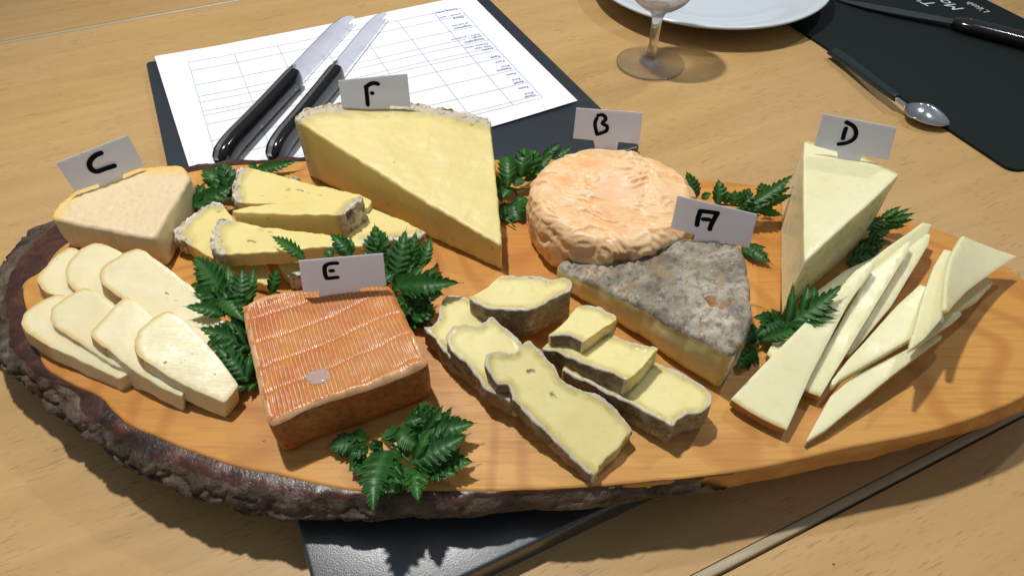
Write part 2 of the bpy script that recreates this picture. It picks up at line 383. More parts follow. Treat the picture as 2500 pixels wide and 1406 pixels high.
# ---------------------------------------------------------------- black folders
def folder_mat():
    s = M('black_leatherette'); n = s.noise(2200, None, 2, .7); v = s.voro(1700)
    b = s.bump(v, .18, .0002); b = s.bump(n, .28, .0002, b)
    return s.done((.010, .017, .025), .30, b, Specular__IOR__Level=1.0, Coat__Weight=.6, Coat__Roughness=.36, Coat__IOR=1.7)
m_fold = folder_mat()
def rbox(name, c0, c1, z0, z1, mt, parent, r=.004, bev=.0012, ang=radians(25.4)):
    e, n = V((cos(ang), sin(ang), 0)), V((-sin(ang), cos(ang), 0))
    x0, x1 = sorted((c0[0], c1[0])); y0, y1 = sorted((c0[1], c1[1]))
    def ring(ins, z):
        o = []
        for cx, cy, a0 in ((x1-r, y1-r, 0), (x0+r, y1-r, pi/2), (x0+r, y0+r, pi), (x1-r, y0+r, 1.5*pi)):
            for k in range(6): a = a0+pi/2*k/5; o.append(e*(cx+(r-ins)*cos(a))+n*(cy+(r-ins)*sin(a))+V((0, 0, z)))
        return o
    rs = ring(bev, z1)+ring(bev*.3, z1-bev*.3)+ring(0, z1-bev)+ring(0, z0); k = 24
    fs = [list(range(k))]+[(a*k+i, (a+1)*k+i, (a+1)*k+(i+1) % k, a*k+(i+1) % k) for a in range(3) for i in range(k)]+[list(range(3*k, 4*k))[::-1]]
    return meshobj(name, rs, fs, mt, parent, sharp=50)
def en(p, ang=radians(25.4)): return (p.x*cos(ang)+p.y*sin(ang), -p.x*sin(ang)+p.y*cos(ang))
k0 = en(P(355, 153, .007)); kr = en(P(1558, 352, .007)); kp = en(P(1410, 248, .008))
f1 = rbox('folder', (k0[0], k0[1]), (kr[0], kp[1]-.075), .0004, .0072, m_fold, None)
tag(f1, 'black folder lying under the white tasting sheet behind the board', 'folder')
bc = en(P(800, 1567, .0135)); f2 = rbox('folder', bc, (bc[0]+.225, bc[1]+.15), .0004, .0138, m_fold, None, .003, .0015)
tag(f2, 'black leatherette folder sticking out from under the front of the board', 'folder')
# ---------------------------------------------------------------- tasting sheet
m_paper = plain('paper', (.86, .88, .93), .6); m_ink = plain('printed_ink', (.10, .14, .30), .6); m_line = plain('printed_line', (.42, .50, .66), .6)
PZ = .0082
sh = thing('tasting_sheet', 'white printed tasting sheet with table grid on black folder', 'paper', P(900, 250, PZ))
cor = [P(380, 145, PZ), P(1151, -10, PZ), P(1410, 248, PZ), P(497, 520, PZ)]
G = 24; vs, fs = [], []
def sheetz(u, v): return .0035*max(0, .18-u)**1.3*(1-v)*6+.0004*sin(u*9+v*4)
for j in range(G+1):
    for i in range(G+1):
        u, v = i/G, j/G; p = cor[0].lerp(cor[1], u).lerp(cor[3].lerp(cor[2], u), v); vs.append(p+V((0, 0, .0006+sheetz(u, v))))
fs = [(j*(G+1)+i, (j+1)*(G+1)+i, (j+1)*(G+1)+i+1, j*(G+1)+i+1) for j in range(G) for i in range(G)]
meshobj('sheet', vs, fs, m_paper, sh)
def onsheet(p, lift=.00022):
    o, ex, ey = cor[0], cor[1]-cor[0], cor[3]-cor[0]; d = p-o; den = ex.x*ey.y-ex.y*ey.x
    u = (d.x*ey.y-d.y*ey.x)/den; v = (ex.x*d.y-ex.y*d.x)/den; q = p.copy(); q.z = PZ+.0006+sheetz(min(1, max(0, u)), min(1, max(0, v)))+lift; return q
tr, br, tl = P(1123, 23, PZ), P(1325, 240, PZ), P(462, 158, PZ); eu = tl-tr; ev = br-tr
colsx = [0, .105, .253, .40, .548, .698, .848, 1.0]
gc = [(900+x/4.167, y/4.167) for x, y in ((640, 155), (700, 225), (795, 345), (870, 440), (915, 487), (975, 560), (1005, 592), (1075, 662), (1185, 795), (1305, 930), (1425, 1065), (1450, 1095))]
g0 = P(*gc[0], PZ); gl = (P(*gc[-1], PZ)-g0); rows = [(P(*q, PZ)-g0).dot(gl)/gl.dot(gl) for q in gc]; rows = [0]+[.0+r for r in rows[1:]]
lv, lf = [], []
def line(a, b, wd):
    n = max(2, int((b-a).length/.006)); d = (b-a).normalized(); s = V((-d.y, d.x, 0))*wd/2
    for k in range(n+1):
        c = a.lerp(b, k/n); lv.extend([onsheet(c+s), onsheet(c-s)])
        if k: m = len(lv); lf.append((m-4, m-3, m-1, m-2))
for c in colsx: line(tr+eu*c, tr+eu*c+ev, .0006)
for r_ in rows: line(tr+ev*r_, tr+ev*r_+eu, .00042)
meshobj('printed_grid', lv, lf, m_line, sh, smooth=False)
def text(body, start, udir, vdir, size, mt, parent, name, z=None, bold=0):
    cu = bpy.data.curves.new('t', 'FONT'); cu.body = body; cu.size = size; cu.offset = bold; o = bpy.data.objects.new('t', cu); LINK(o)
    dg = bpy.context.evaluated_depsgraph_get(); dg.update(); m = bpy.data.meshes.new_from_object(o.evaluated_get(dg)); bpy.data.objects.remove(o)
    vs = []
    for v in m.vertices:
        p = start+udir*v.co.x+vdir*v.co.y; vs.append(onsheet(p, .0003) if z is None else V((p.x, p.y, z)))
    fs = [list(p.vertices) for p in m.polygons]
    return meshobj(name, vs, fs, mt, parent, smooth=False)
ud, vd = eu.normalized(), ev.normalized()
for s_, x, y, b in (('Tasting order', 1119, 24, 1), ('(sweet / sour)', 1128, 36, 0), ('Rating', 1134, 43, 1), ('(3 words)', 1146, 58, 0), ('Argument', 1152, 64, 1), ('Dairy / producer', 1173, 85, 0), ('origin', 1178, 90, 0),
                    ('Geographic', 1184, 96, 1), ('Cheese name', 1194, 107, 0), ('Milk type', 1200, 113, 0), ('Family', 1206, 119, 0), ('Taste', 1223, 137, 1), ('Paste', 1234, 149, 0), ('Rind', 1246, 160, 0), ('Texture', 1251, 166, 1),
                    ('Paste', 1262, 179, 0), ('Rind', 1273, 192, 0), ('Smell', 1280, 199, 1), ('Paste', 1292, 212, 0), ('Rind', 1304, 226, 0), ('Visual', 1310, 232, 1)):
    text(s_, P(x, y, PZ)+ud*.001-vd*.001, ud, vd, .0042, m_ink, sh, 'printed_text', bold=.00006 if b else 0)
# ---------------------------------------------------------------- serving board
ST = [((440, 424), (437, 411), 0), ((500, 411), (500, 398), 0), ((560, 403), (560, 390), 0), ((640, 398), (640, 387), 0), ((735, 392), (735, 379), 0), ((900, 386), (900, 375), 0), ((1100, 386), (1100, 381), 0),
      ((1215, 389), 0, 0), ((1300, 386), 0, 0), ((1500, 400), 0, 0), ((1690, 434), 0, 0), ((1850, 452), 0, 0), ((2000, 478), 0, 0), ((2130, 512), 0, 0), ((2250, 548), 0, 0), ((2340, 580), 0, 0), ((2420, 622), 0, 0), ((2500, 682), 0, 0),
      ((2570, 750), 0, 0), ((2604, 830), 0, 0), ((2580, 910), 0, (2590, 935)), ((2500, 969), 0, (2500, 998)), ((2412, 1007), 0, (2412, 1035)), ((2280, 1051), 0, (2290, 1072)), ((2060, 1096), 0, (2060, 1132)), ((1858, 1141), 0, (1858, 1172)),
      ((1708, 1163), (1708, 1165), (1708, 1202)), ((1560, 1178), (1560, 1179), (1560, 1222)), ((1400, 1190), (1400, 1194), (1400, 1238)), ((1250, 1196), (1250, 1208), (1250, 1247)), ((1100, 1198), (1100, 1224), (1105, 1261)), ((960, 1197), (960, 1222), (960, 1264)),
      ((860, 1196), (825, 1222), (830, 1266)), ((760, 1178), (730, 1215), (715, 1267)), ((680, 1158), (650, 1192), (610, 1260)), ((600, 1145), (565, 1178), (512, 1226)), ((520, 1120), (480, 1152), (425, 1194)), ((450, 1095), (400, 1122), (344, 1156)),
      ((385, 1067), (330, 1085), (278, 1122)), ((317, 1039), (260, 1045), (215, 1070)), ((277, 1007), (215, 1007), (142, 1010)), ((242, 968), (180, 962), (95, 973)), ((178, 939), (110, 925), (48, 932)), ((112, 900), (62, 895), (0, 890)),
      ((89, 850), (30, 850), (-25, 850)), ((75, 800), (18, 790), (-42, 790)), ((58, 740), (8, 720), (-38, 725)), ((58, 692), (20, 665), (-22, 672)), ((107, 654), (60, 618), (0, 642)), ((145, 608), (105, 572), (40, 596)),
      ((215, 556), (140, 543), (85, 553)), ((300, 482), (275, 468), 0), ((380, 442), (372, 428), 0)]
LZ = .024
ctr = P(1250, 760, BZ); RW, RM, RL, BK = [], [], [], []
for wq, mq, lq in ST:
    a = P(*wq, BZ); o = (a-ctr); o.z = 0; o.normalize(); b = P(*mq, BZ-.001) if mq else a+V((0, 0, -.001))
    if lq: c = P(*lq, LZ)
    else: c = V((b.x, b.y, LZ))+o*.001
    RW.append(a); RM.append(b); RL.append(c); BK.append(1.0 if mq else 0.0)
def cr4(a, b, c, d, t): return .5*((2*b)+(c-a)*t+(2*a-5*b+4*c-d)*t*t+(3*b-a-3*c+d)*t**3)
def dens(R, k=20):
    n = len(R); return [cr4(R[i-1], R[i], R[(i+1) % n], R[(i+2) % n], j/k) for i in range(n) for j in range(k)]
DW, DM, DL = dens(RW), dens(RM), dens(RL); n = len(DW); DB = [BK[i]*(1-t/20)+BK[(i+1) % len(BK)]*t/20 for i in range(len(BK)) for t in range(20)]
board = thing('serving_board', 'live edge wooden slab board with dark bark rim holding all the cheeses', 'serving board', (ctr.x, ctr.y, .014))
vs = []; 
for i in range(n):
    s = 1-DB[i]; w_ = .0003*fbm(DW[i]*60); DW[i] = DW[i]+V((w_, w_, 0))
outl = []
for i in range(n):
    a, b = DW[i-1], DW[(i+1) % n]; d = (b-a).normalized(); outl.append(V((-d.y, d.x, 0)) if (V((-d.y, d.x, 0)).dot(DW[i]-ctr) > 0) else V((d.y, -d.x, 0)))
ringsW = [[DW[i]-outl[i]*.0016 for i in range(n)], [DW[i]-outl[i]*.0005+V((0, 0, -.0004)) for i in range(n)], [DW[i]+V((0, 0, -.0014)) for i in range(n)]]
for t in (.35, .7, 1): ringsW.append([(DW[i].lerp(DL[i], t) if DB[i] < .5 else V((DW[i].x, DW[i].y, BZ+(LZ-BZ)*t)))+outl[i]*.0012*fbm(DW[i]*40+V((0, 0, t))) for i in range(n)])
ringsW.append([V((ringsW[-1][i].x, ringsW[-1][i].y, .0148))-outl[i]*.012 for i in range(n)])
ringsW.append([V((ringsW[-1][i].x, ringsW[-1][i].y, .0148))-outl[i]*.01 for i in range(n)])
vs = [v for r_ in ringsW for v in r_]; R = len(ringsW)
fs = [list(range(n))]+[(k*n+i, (k+1)*n+i, (k+1)*n+(i+1) % n, k*n+(i+1) % n) for k in range(R-1) for i in range(n)]+[[(R-1)*n+i for i in range(n)][::-1]]
meshobj('wood_slab', vs, fs, m_wood, board, sharp=55)
# bark: smooth inner band, then the rough outer face, both displaced for real
def crack(p):
    w_ = V((.3*fbm(p*60), .3*fbm(p*60+V((5, 0, 0))), .3*fbm(p*70))); q = V((p.x*62, p.y*62, p.z*150))+w_
    dd_, _ = NZ.voronoi(q); e = min(1, (dd_[1]-dd_[0])*3.2); h = NZ.noise(q*.9+V((3, 3, 3)))
    return .9*fbm(V((p.x*35, p.y*35, p.z*60)), 3)+.45*h+.30*fbm(p*260, 3)-.95*(1-e)**2
bt = [0, .25, .5, .75, 1.0]
inn = [[] for _ in bt]; rough = [[] for _ in range(27)]
for i in range(n):
    k = min(1, DB[i]*1.5)
    wob = .5+.5*fbm(DW[i]*55)
    M_ = DM[i].lerp(DW[i], .0)+outl[i]*(.0022*fbm(DW[i]*70+V((3, 0, 0)))*k if DB[i] > .9 else 0)
    for q, t in enumerate(bt):
        p = DW[i].lerp(M_, t); p.z = BZ-.0003-.0016*t**2+.0008*fbm(p*110)*k*t; inn[q].append(p)
    last = inn[-1][i]
    for q in range(27):
        t = q/26
        if t <= .62:
            s_ = t/.62; p = last.lerp(DL[i], s_); p += outl[i]*(.0035*sin(pi*s_)*k)
        else:
            s_ = (t-.62)/.38; p = DL[i]+V((0, 0, -(LZ-.0150)*s_))-outl[i]*(.010*s_**1.5)
        amp = (.0030*k*min(1, t*4+.05))*(1-.55*min(1, max(0, (p.x+.10)/.10)))
        d = outl[i]*.8+V((0, 0, .45)); p = p+d*(crack(p)*amp) if q else last.copy()
        rough[q].append(p)
def strip_mesh(rings, name, mt):
    keep = [i for i in range(n) if DB[i] > .03]; ks = set(keep); tl = set(i for i in keep if .03 < DB[i] < 1 and DW[i].x > .03)
    vs = [v for r_ in rings for v in r_]; fs = [(k*n+i, (k+1)*n+i, (k+1)*n+(i+1) % n, k*n+(i+1) % n) for k in range(len(rings)-1) for i in keep if (i+1) % n in ks and not (i in tl and k/len(rings) < (1-DB[i])*1.0+.12*fbm((i*.35, 0, 0)))]
    used = sorted({v for f in fs for v in f}); mp = {v: k for k, v in enumerate(used)}
    meshobj(name, [vs[v] for v in used], [tuple(mp[v] for v in f) for f in fs], mt, board)
strip_mesh(inn, 'inner_bark', m_inner); strip_mesh(rough, 'bark', m_bark)
#@@CHEESE
# ---------------------------------------------------------------- C: pale wedge and its slices
def base_of(poly, z=BZ): x = sum(p[0] for p in poly)/len(poly); y = sum(p[1] for p in poly)/len(poly); q = P(x, y, z); return (q.x, q.y, z)
pc = [(122, 532), (140, 505), (180, 470), (250, 437), (340, 410), (430, 403), (452, 410), (464, 434), (376, 584), (250, 562)]
C = thing('cheese_wedge', 'pale cream wedge with pinkish top and yellow rind under card C', 'cheese', base_of(pc))
slab(pc, ((122, 532, .0625), (376, 584, .0625), (450, 410, .0625)), 0, [m_C], C, rind={0, 1, 2, 3, 4, 5}, r=.004, bevel=.0016, drop=BZ+.0002, cap_rind=True, rind_mats=[m_Cr], rind_amp=.0003, wob=.0006,
     disp=lambda p, v, k: .0006*fbm(v*45)+.0002*fbm(v*300), grid=.0009, basescale=.985, bulge=.0006)
Cg = 'cream cheese slices from wedge C'
for lab, poly, anc, ri, th in (
    ('cream slice hidden lowest at the left end of the front row', [(52, 790), (60, 765), (100, 735), (142, 718), (166, 724), (240, 790), (330, 900), (290, 925), (200, 880), (120, 845), (70, 812)], ((300, 910, .0455), (52, 790, .050), (142, 718, .053)), {0, 1, 2, 3, 9, 10}, .0065),
    ('cream slice second from the left in the front row', [(123, 775), (128, 752), (165, 722), (204, 703), (228, 708), (280, 748), (390, 860), (402, 938), (330, 915), (270, 886), (200, 840), (133, 797)], ((400, 935, .0465), (124, 772, .0535), (213, 703, .057)), {0, 1, 2, 3, 10, 11}, .007),
    ('peach tinted cream slice third from the left in the front row', [(220, 817), (240, 790), (280, 748), (307, 726), (325, 731), (380, 778), (470, 868), (445, 968), (385, 942), (320, 898), (265, 854), (233, 830)], ((440, 955, .047), (222, 815, .057), (309, 726, .060)), {0, 1, 2, 3, 10, 11}, .007),
    ('cream slice lying on top at the front right end of the front row', [(329, 838), (340, 805), (372, 778), (408, 758), (432, 767), (470, 800), (535, 872), (584, 940), (548, 984), (445, 938), (356, 882), (333, 858)], ((548, 984, .0475), (329, 838, .0605), (416, 760, .063)), {0, 1, 2, 3, 10, 11}, .0075),
    ('small streaked cream slice at the left end of the back row beside the bark', [(90, 685), (100, 665), (140, 622), (172, 604), (197, 611), (250, 680), (260, 760), (170, 735), (110, 712)], ((250, 740, .046), (90, 685, .051), (172, 604, .054)), {0, 1, 2, 3, 8}, .007),
    ('glossy streaked cream slice in the middle of the back row', [(160, 660), (168, 640), (200, 607), (231, 593), (262, 597), (300, 618), (360, 690), (340, 770), (250, 745), (190, 715), (165, 690)], ((340, 760, .047), (160, 660, .0545), (231, 593, .0575)), {0, 1, 2, 3, 9, 10}, .0075),
    ('large long cream slice at the right end of the back row', [(243, 668), (252, 650), (300, 620), (334, 607), (354, 612), (460, 692), (560, 800), (600, 870), (520, 862), (400, 800), (300, 730), (250, 692)], ((560, 800, .049), (243, 668, .0595), (334, 607, .0625)), {0, 1, 2, 3, 10, 11}, .008)):
    t = thing('cheese_slice', lab, 'cheese slice', base_of(poly, BZ), Cg)
    anc = tuple((x_, y_, z_+.0035) for x_, y_, z_ in anc)
    b = slab(poly, anc, th*1.5, [m_C], t, vec=V((-.22, -.12, -1)).normalized(), rind=ri, r=.0016, bevel=.00035, rind_mats=[m_Cs], rind_amp=.0002, seed=len(lab), wob=.0004, disp=lambda p, v, k: .00035*fbm(v*70))
    if 'back row' in lab and 'large' in lab or 'on top' in lab:
        pl = Plane(*anc); hs = [(408, 718, .8), (430, 735, .4)] if 'large' in lab else [(470, 865, .35), (452, 880, .3), (441, 886, .25), (525, 914, .45), (418, 842, .25)]
        drill(b, [(pl.hit(x, y), (.0022*s, .0009*s, .0009*s), -.7) for x, y, s in hs])
# ---------------------------------------------------------------- F: big golden wedge and slices
pf = [(716, 290), (745, 268), (800, 256), (880, 248), (1000, 252), (1100, 268), (1197, 293), (1211, 440), (1226, 601), (1140, 552), (1000, 470), (860, 382), (760, 318)]
Fo = thing('cheese_wedge', 'large golden yellow wedge with crumbly grey rind under card F', 'cheese', base_of(pf))
fanc = ((722, 300, .0825), (1225, 600, .059), (1197, 293, .0775))
slab(pf, fanc, 0, [m_F2], Fo, rind={0, 1, 2, 3, 4, 5}, r=.001, bevel=.0012, drop=BZ+.0002, rind_mats=[m_Fr, m_Fr], rind_amp=.0012, wob=.0006, wobf=200, grid=.0009, disp=lambda p, v, k: .0005*fbm(v*60, 3), step=.0011)
Fg = 'golden cheese slices from wedge F'
FS = [
    ('golden slice with pitted surface lying behind, white crust on its left end', [(601, 408), (662, 422), (734, 444), (879, 474), (906, 489), (900, 508), (800, 503), (638, 497), (576, 494), (570, 470), (575, 440), (584, 414)], ((601, 408, .058), (576, 494, .058), (905, 488, .060)), {8, 9, 10, 11}, .011),
    ('golden slice whose white crust lies at the left below the green sprig', [(427, 575), (450, 545), (500, 503), (530, 495), (545, 499), (572, 536), (600, 600), (540, 640), (517, 629), (451, 591)], ((427, 575, .053), (545, 499, .053), (540, 640, .053)), {0, 1, 2, 3, 9}, .0105),
    ('golden slice with brown crust beside the right side of the leaf sprig and wedge F', [(800, 500), (905, 505), (940, 520), (1000, 546), (1022, 558), (1042, 568), (1020, 577), (967, 587), (935, 590), (883, 593), (820, 560)], ((905, 505, .056), (1042, 568, .056), (883, 592, .056)), {5, 6, 7, 8}, .015),
    ('small slice end peeping out under the front golden slice at its left', [(548, 628), (640, 630), (655, 655), (674, 706), (626, 688), (566, 662)], ((548, 628, .048), (640, 630, .048), (674, 706, .0475)), (), .007),
    ('small slice end with white crust just left of card E', [(674, 640), (760, 640), (790, 668), (735, 671), (706, 678), (690, 661)], ((674, 640, .051), (760, 640, .051), (706, 678, .050)), {2, 3}, .009),
    ('golden slice nearest the viewer with thick white crust on its left end', [(567, 537), (638, 553), (750, 566), (831, 576), (874, 581), (887, 600), (770, 604), (662, 617), (589, 620), (536, 621), (519, 600), (522, 565), (534, 536)], ((567, 537, .0635), (536, 620, .0625), (874, 581, .0645)), {9, 10, 11, 12}, .0095),
    ('upper golden slice lying across the others with crust facing right', [(565, 513), (640, 499), (734, 491), (867, 481), (890, 478), (902, 505), (880, 520), (862, 524), (842, 527), (710, 525), (638, 520), (570, 519)], ((565, 513, .068), (838, 525, .0705), (880, 482, .0705)), {4, 5, 6, 7}, .0155)]
for lab, poly, anc, ri, th in FS:
    if 'across' in lab: poly = [(565, 513), (640, 499), (734, 491), (860, 482), (886, 478), (866, 500), (840, 524), (710, 524), (638, 520), (570, 519)]; ri = {4, 5}
    t = thing('cheese_slice', lab, 'cheese slice', base_of(poly, BZ), Fg)
    b = slab(poly, anc, th, [m_F], t, rind=ri, r=.0016, bevel=.0006, rind_mats=[m_Fr, m_Fr], rind_amp=.0017, wob=.0007, wobf=180, seed=len(lab), vec=(0, 0, -1), disp=lambda p, v, k: .0005*fbm(v*70, 3), step=.001)
    if 'nearest' in lab or 'pitted' in lab:
        pl = Plane(*anc); hs = [(615, 590, 1), (636, 562, .8), (658, 567, .7)] if 'nearest' in lab else [(732, 465, 1), (640, 478, .5), (752, 470, .6), (782, 477, .7), (700, 480, .5)]
        drill(b, [(pl.hit(x, y), (.0028*s, .0009*s, .0009*s), -.3) for x, y, s in hs])
cr_ = meshobj('crust_crumb', [P(712+14*cos(a)*rr+6, 438+7*sin(a)*rr, .042+h)+V((0, 0, .0008*fbm((a, rr, h*300)))) for h, rr in ((0, 1), (.004, 1.1), (.007, .7), (.008, .2)) for a in [2*pi*k/14 for k in range(14)]],
              [(k*14+i, k*14+(i+1) % 14, (k+1)*14+(i+1) % 14, (k+1)*14+i) for k in range(3) for i in range(14)]+[list(range(42, 56))], m_Fr)
tag(cr_, 'small white piece of crust behind the pitted golden slice', 'crumb')
# ---------------------------------------------------------------- D: tall ivory wedge and thin slices
pd = [(1963, 343), (2045, 366), (2110, 385), (2197, 425), (2120, 500), (2040, 570), (1964, 642), (1962, 500)]
D = thing('cheese_wedge', 'tall ivory wedge standing upright under card D', 'cheese', base_of(pd))
def dd(v, t, f): return -.0008*sin(pi*t) if not f else 0
slab(pd, ((1970, 345, .085), (2195, 425, .086), (1963, 640, .0795)), 0, [m_D], D, rind={0, 1, 2}, r=.0008, bevel=.0007, drop=BZ+.0002, rind_mats=[m_Drind, m_D], rind_amp=.0002, wob=.0002, wobf=60, basescale=1.0, side_disp=dd)
Dg = 'thin ivory slices from wedge D'
DS = [
    ('long pale slice under the others reaching from the front leaf to the back tips', [(2131, 629), (2142, 650), (1965, 835), (1892, 884), (1872, 864), (1885, 838), (1992, 712), (2060, 662)], ((2131, 629, .047), (1872, 864, .0455), (1892, 884, .0455)), {3}, .004),
    ('slender ivory slice whose tip is farthest back', [(2254, 543), (2275, 549), (2263, 580), (2070, 775), (2040, 760), (2110, 650), (2172, 601), (2225, 565)], ((2254, 543, .058), (2120, 700, .050), (2080, 720, .050)), (), .004),
    ('ivory slice leaning behind with its long right edge over bare wood', [(2262, 572), (2272, 572), (2267, 597), (2176, 748), (2077, 866), (2040, 860), (2209, 612)], ((2271, 571, .056), (2077, 864, .0455), (2040, 860, .0455)), (), .0035),
    ('ivory slice directly right of the big front slice', [(2212, 592), (2227, 586), (2215, 618), (2003, 968), (1955, 950), (2125, 665)], ((2225, 587, .062), (2003, 965, .047), (1960, 950, .047)), {3}, .0045),
    ('largest ivory slice in front with brown rind at its lower end', [(2118, 640), (2130, 636), (2137, 645), (2122, 668), (2069, 746), (1986, 903), (1921, 1050), (1865, 1024), (1829, 1004), (1784, 974), (1821, 934), (1883, 870), (1966, 787), (2089, 660)], ((1786, 973, .0485), (1920, 1048, .0475), (2130, 638, .066)), {6, 7, 8}, .0055),
    ('lowest long ivory slice ending in a point nearest the board front', [(1966, 1079), (2027, 967), (2090, 915), (2287, 815), (2301, 822), (2192, 905), (2013, 1050)], ((1967, 1078, .0445), (2027, 967, .048), (2300, 822, .057)), (), .0035),
    ('thick ivory slice with clipped corner lying over the lowest pointed one', [(2246, 695), (2262, 700), (2290, 760), (2234, 820), (2050, 926), (2036, 941), (2030, 938), (2031, 928), (2069, 880), (2192, 744)], ((2246, 695, .064), (2036, 940, .052), (2232, 822, .060)), (), .005),
    ('small ivory slice end showing below the folded slice at the right', [(2343, 759), (2348, 768), (2328, 787), (2290, 812), (2235, 850), (2230, 830), (2300, 772)], ((2343, 759, .060), (2290, 812, .062), (2235, 850, .064)), (), .0035),
    ('narrow ivory slice tucked under the curled triangular slice', [(2411, 676), (2425, 689), (2390, 726), (2345, 753), (2296, 800), (2284, 775), (2345, 715)], ((2411, 676, .047), (2345, 753, .056), (2296, 790, .060)), (), .0035)]
for lab, poly, anc, ri, th in DS:
    t = thing('cheese_slice', lab, 'cheese slice', base_of(poly, BZ), Dg)
    slab(poly, anc, th, [m_D], t, rind=ri, r=.0006, bevel=.0003, rind_mats=[m_Drind, m_Drind], rind_amp=.0001, wob=.00012, wobf=80, seed=len(lab), disp=lambda p, v, k: .0004*fbm(v*22, 2))
def curl(poly, anc, lab, amp, th=.0032):
    t = thing('cheese_slice', lab, 'cheese slice', base_of(poly, BZ), Dg); pl = Plane(*anc); c = pl.to2(pl.hit(sum(p[0] for p in poly)/len(poly), sum(p[1] for p in poly)/len(poly)))
    slab(poly, anc, th, [m_D], t, r=.0006, bevel=.0003, wob=.0001, seed=len(lab), disp=lambda p, v, k: amp*.5*((p[0]-c[0])/.02)**2+.0003*fbm(v*40))
curl([(2302, 614), (2322, 620), (2318, 680), (2298, 758), (2306, 770), (2256, 828), (2218, 859), (2224, 830), (2238, 786), (2261, 703), (2280, 650)], ((2302, 614, .062), (2218, 858, .0725), (2304, 770, .068)), 'folded ivory slice standing between the clipped slice and the curled one', .0018)
curl([(2349, 577), (2400, 606), (2455, 640), (2425, 662), (2360, 712), (2302, 768), (2290, 764), (2303, 700), (2320, 633)], ((2349, 577, .066), (2454, 639, .0500), (2296, 765, .0765)), 'curled triangular ivory slice at the far right end of the group', .0022, .0026)
# ---------------------------------------------------------------- A: grey rinded piece and slices
pa = [(1358, 646), (1395, 628), (1440, 616), (1500, 612), (1545, 607), (1600, 590), (1680, 584), (1770, 590), (1806, 600), (1822, 650), (1834, 720), (1832, 790), (1815, 835), (1790, 862), (1740, 838), (1690, 815), (1640, 790), (1590, 760), (1555, 742), (1510, 724), (1475, 702), (1430, 682), (1395, 668)]
A = thing('cheese_piece', 'grey mottled rind cheese cut open along the front under card A', 'cheese', base_of(pa))
def adisp(p, v, k): return .0016*fbm(v*38+V((4, 0, 0)), 3)+.0010*fbm(v*130)-.0010*max(0, .12-abs(fbm(v*55+V((8, 1, 0)), 3)))/.12-.0022*max(0, 1-hypot(v.x-.045, v.y-.268)/.03)
slab(pa, ((1358, 646, .055), (1790, 862, .0705), (1806, 600, .074)), 0, [m_A], A, rind=set(range(0, 13)), r=.004, bevel=.002, drop=BZ+.0002, cap_rind=True, rind_mats=[m_Ar], rind_amp=.0005, wob=.0009, wobf=90,
     disp=adisp, grid=.0011, basescale=.97, bulge=.0012)
Ag = 'slices with grey rind from the piece under card A'
AS = [
    ('grey rinded slice lowest at the left, wavy edge toward the leaves', [(1034, 797), (1050, 799), (1066, 791), (1077, 774), (1072, 756), (1080, 733), (1096, 722), (1120, 723), (1143, 731), (1160, 745), (1200, 780), (1260, 840), (1230, 900), (1165, 920), (1120, 885), (1091, 856), (1060, 825)], ((1034, 797, .0555), (1096, 722, .055), (1230, 900, .0535)), set(range(17))-{12}, .0125),
    ('grey rinded slice in the middle of the left row', [(1093, 835), (1093, 815), (1109, 797), (1137, 791), (1162, 797), (1175, 797), (1187, 784), (1200, 776), (1218, 788), (1273, 838), (1320, 900), (1300, 960), (1260, 985), (1190, 950), (1164, 915), (1137, 882), (1105, 860)], ((1093, 833, .062), (1200, 776, .062), (1280, 970, .055)), set(range(17))-{11}, .0125),
    ('long grey rinded slice on top at the front with two small holes', [(1187, 886), (1189, 870), (1202, 856), (1232, 861), (1256, 863), (1274, 842), (1291, 829), (1310, 851), (1355, 897), (1364, 920), (1391, 942), (1437, 956), (1478, 979), (1514, 1011), (1542, 1047), (1539, 1058), (1501, 1099), (1469, 1134), (1460, 1136), (1463, 1150), (1451, 1161), (1437, 1147), (1387, 1106), (1337, 1056), (1291, 1008), (1255, 979), (1248, 947), (1240, 937), (1214, 940), (1196, 910)], ((1451, 1161, .0475), (1291, 829, .0675), (1189, 870, .0675)), set(range(30))-{15, 16, 17, 18, 19}, .0095),
    ('right row slice nearest the front, rounded end with heart shaped notch', [(1370, 900), (1430, 860), (1530, 860), (1623, 896), (1655, 909), (1710, 938), (1735, 965), (1735, 992), (1715, 1006), (1674, 1008), (1656, 1020), (1642, 1040), (1610, 1022), (1546, 985), (1491, 960), (1430, 930)], ((1370, 900, .054), (1642, 1040, .0575), (1710, 938, .0575)), set(range(2, 16)), .0155),
    ('right row slice with bright square cut end above the rounded one', [(1322, 850), (1364, 858), (1432, 888), (1491, 908), (1530, 927), (1570, 893), (1611, 849), (1546, 839), (1514, 826), (1440, 795), (1380, 800)], ((1322, 850, .058), (1530, 927, .0675), (1611, 849, .0685)), {0, 1, 2, 3, 6, 7, 8, 9}, .014),
    ('short stepped grey slice between the thick one and the square cut one', [(1337, 818), (1387, 816), (1405, 824), (1423, 836), (1465, 805), (1506, 779), (1500, 772), (1473, 756), (1440, 746), (1412, 744), (1375, 790)], ((1337, 819, .0655), (1423, 836, .0705), (1506, 779, .0705)), {0, 1, 2, 5, 6, 7, 8}, .0135),
    ('thick grey rinded slice at the back of the right row, smooth yellow top', [(1141, 724), (1182, 706), (1223, 674), (1273, 678), (1319, 677), (1341, 685), (1371, 678), (1389, 679), (1397, 692), (1387, 710), (1345, 729), (1314, 749), (1291, 756), (1246, 753), (1200, 753), (1164, 740)], ((1141, 724, .064), (1397, 692, .066), (1314, 749, .0655)), set(range(2, 16)), .0205)]
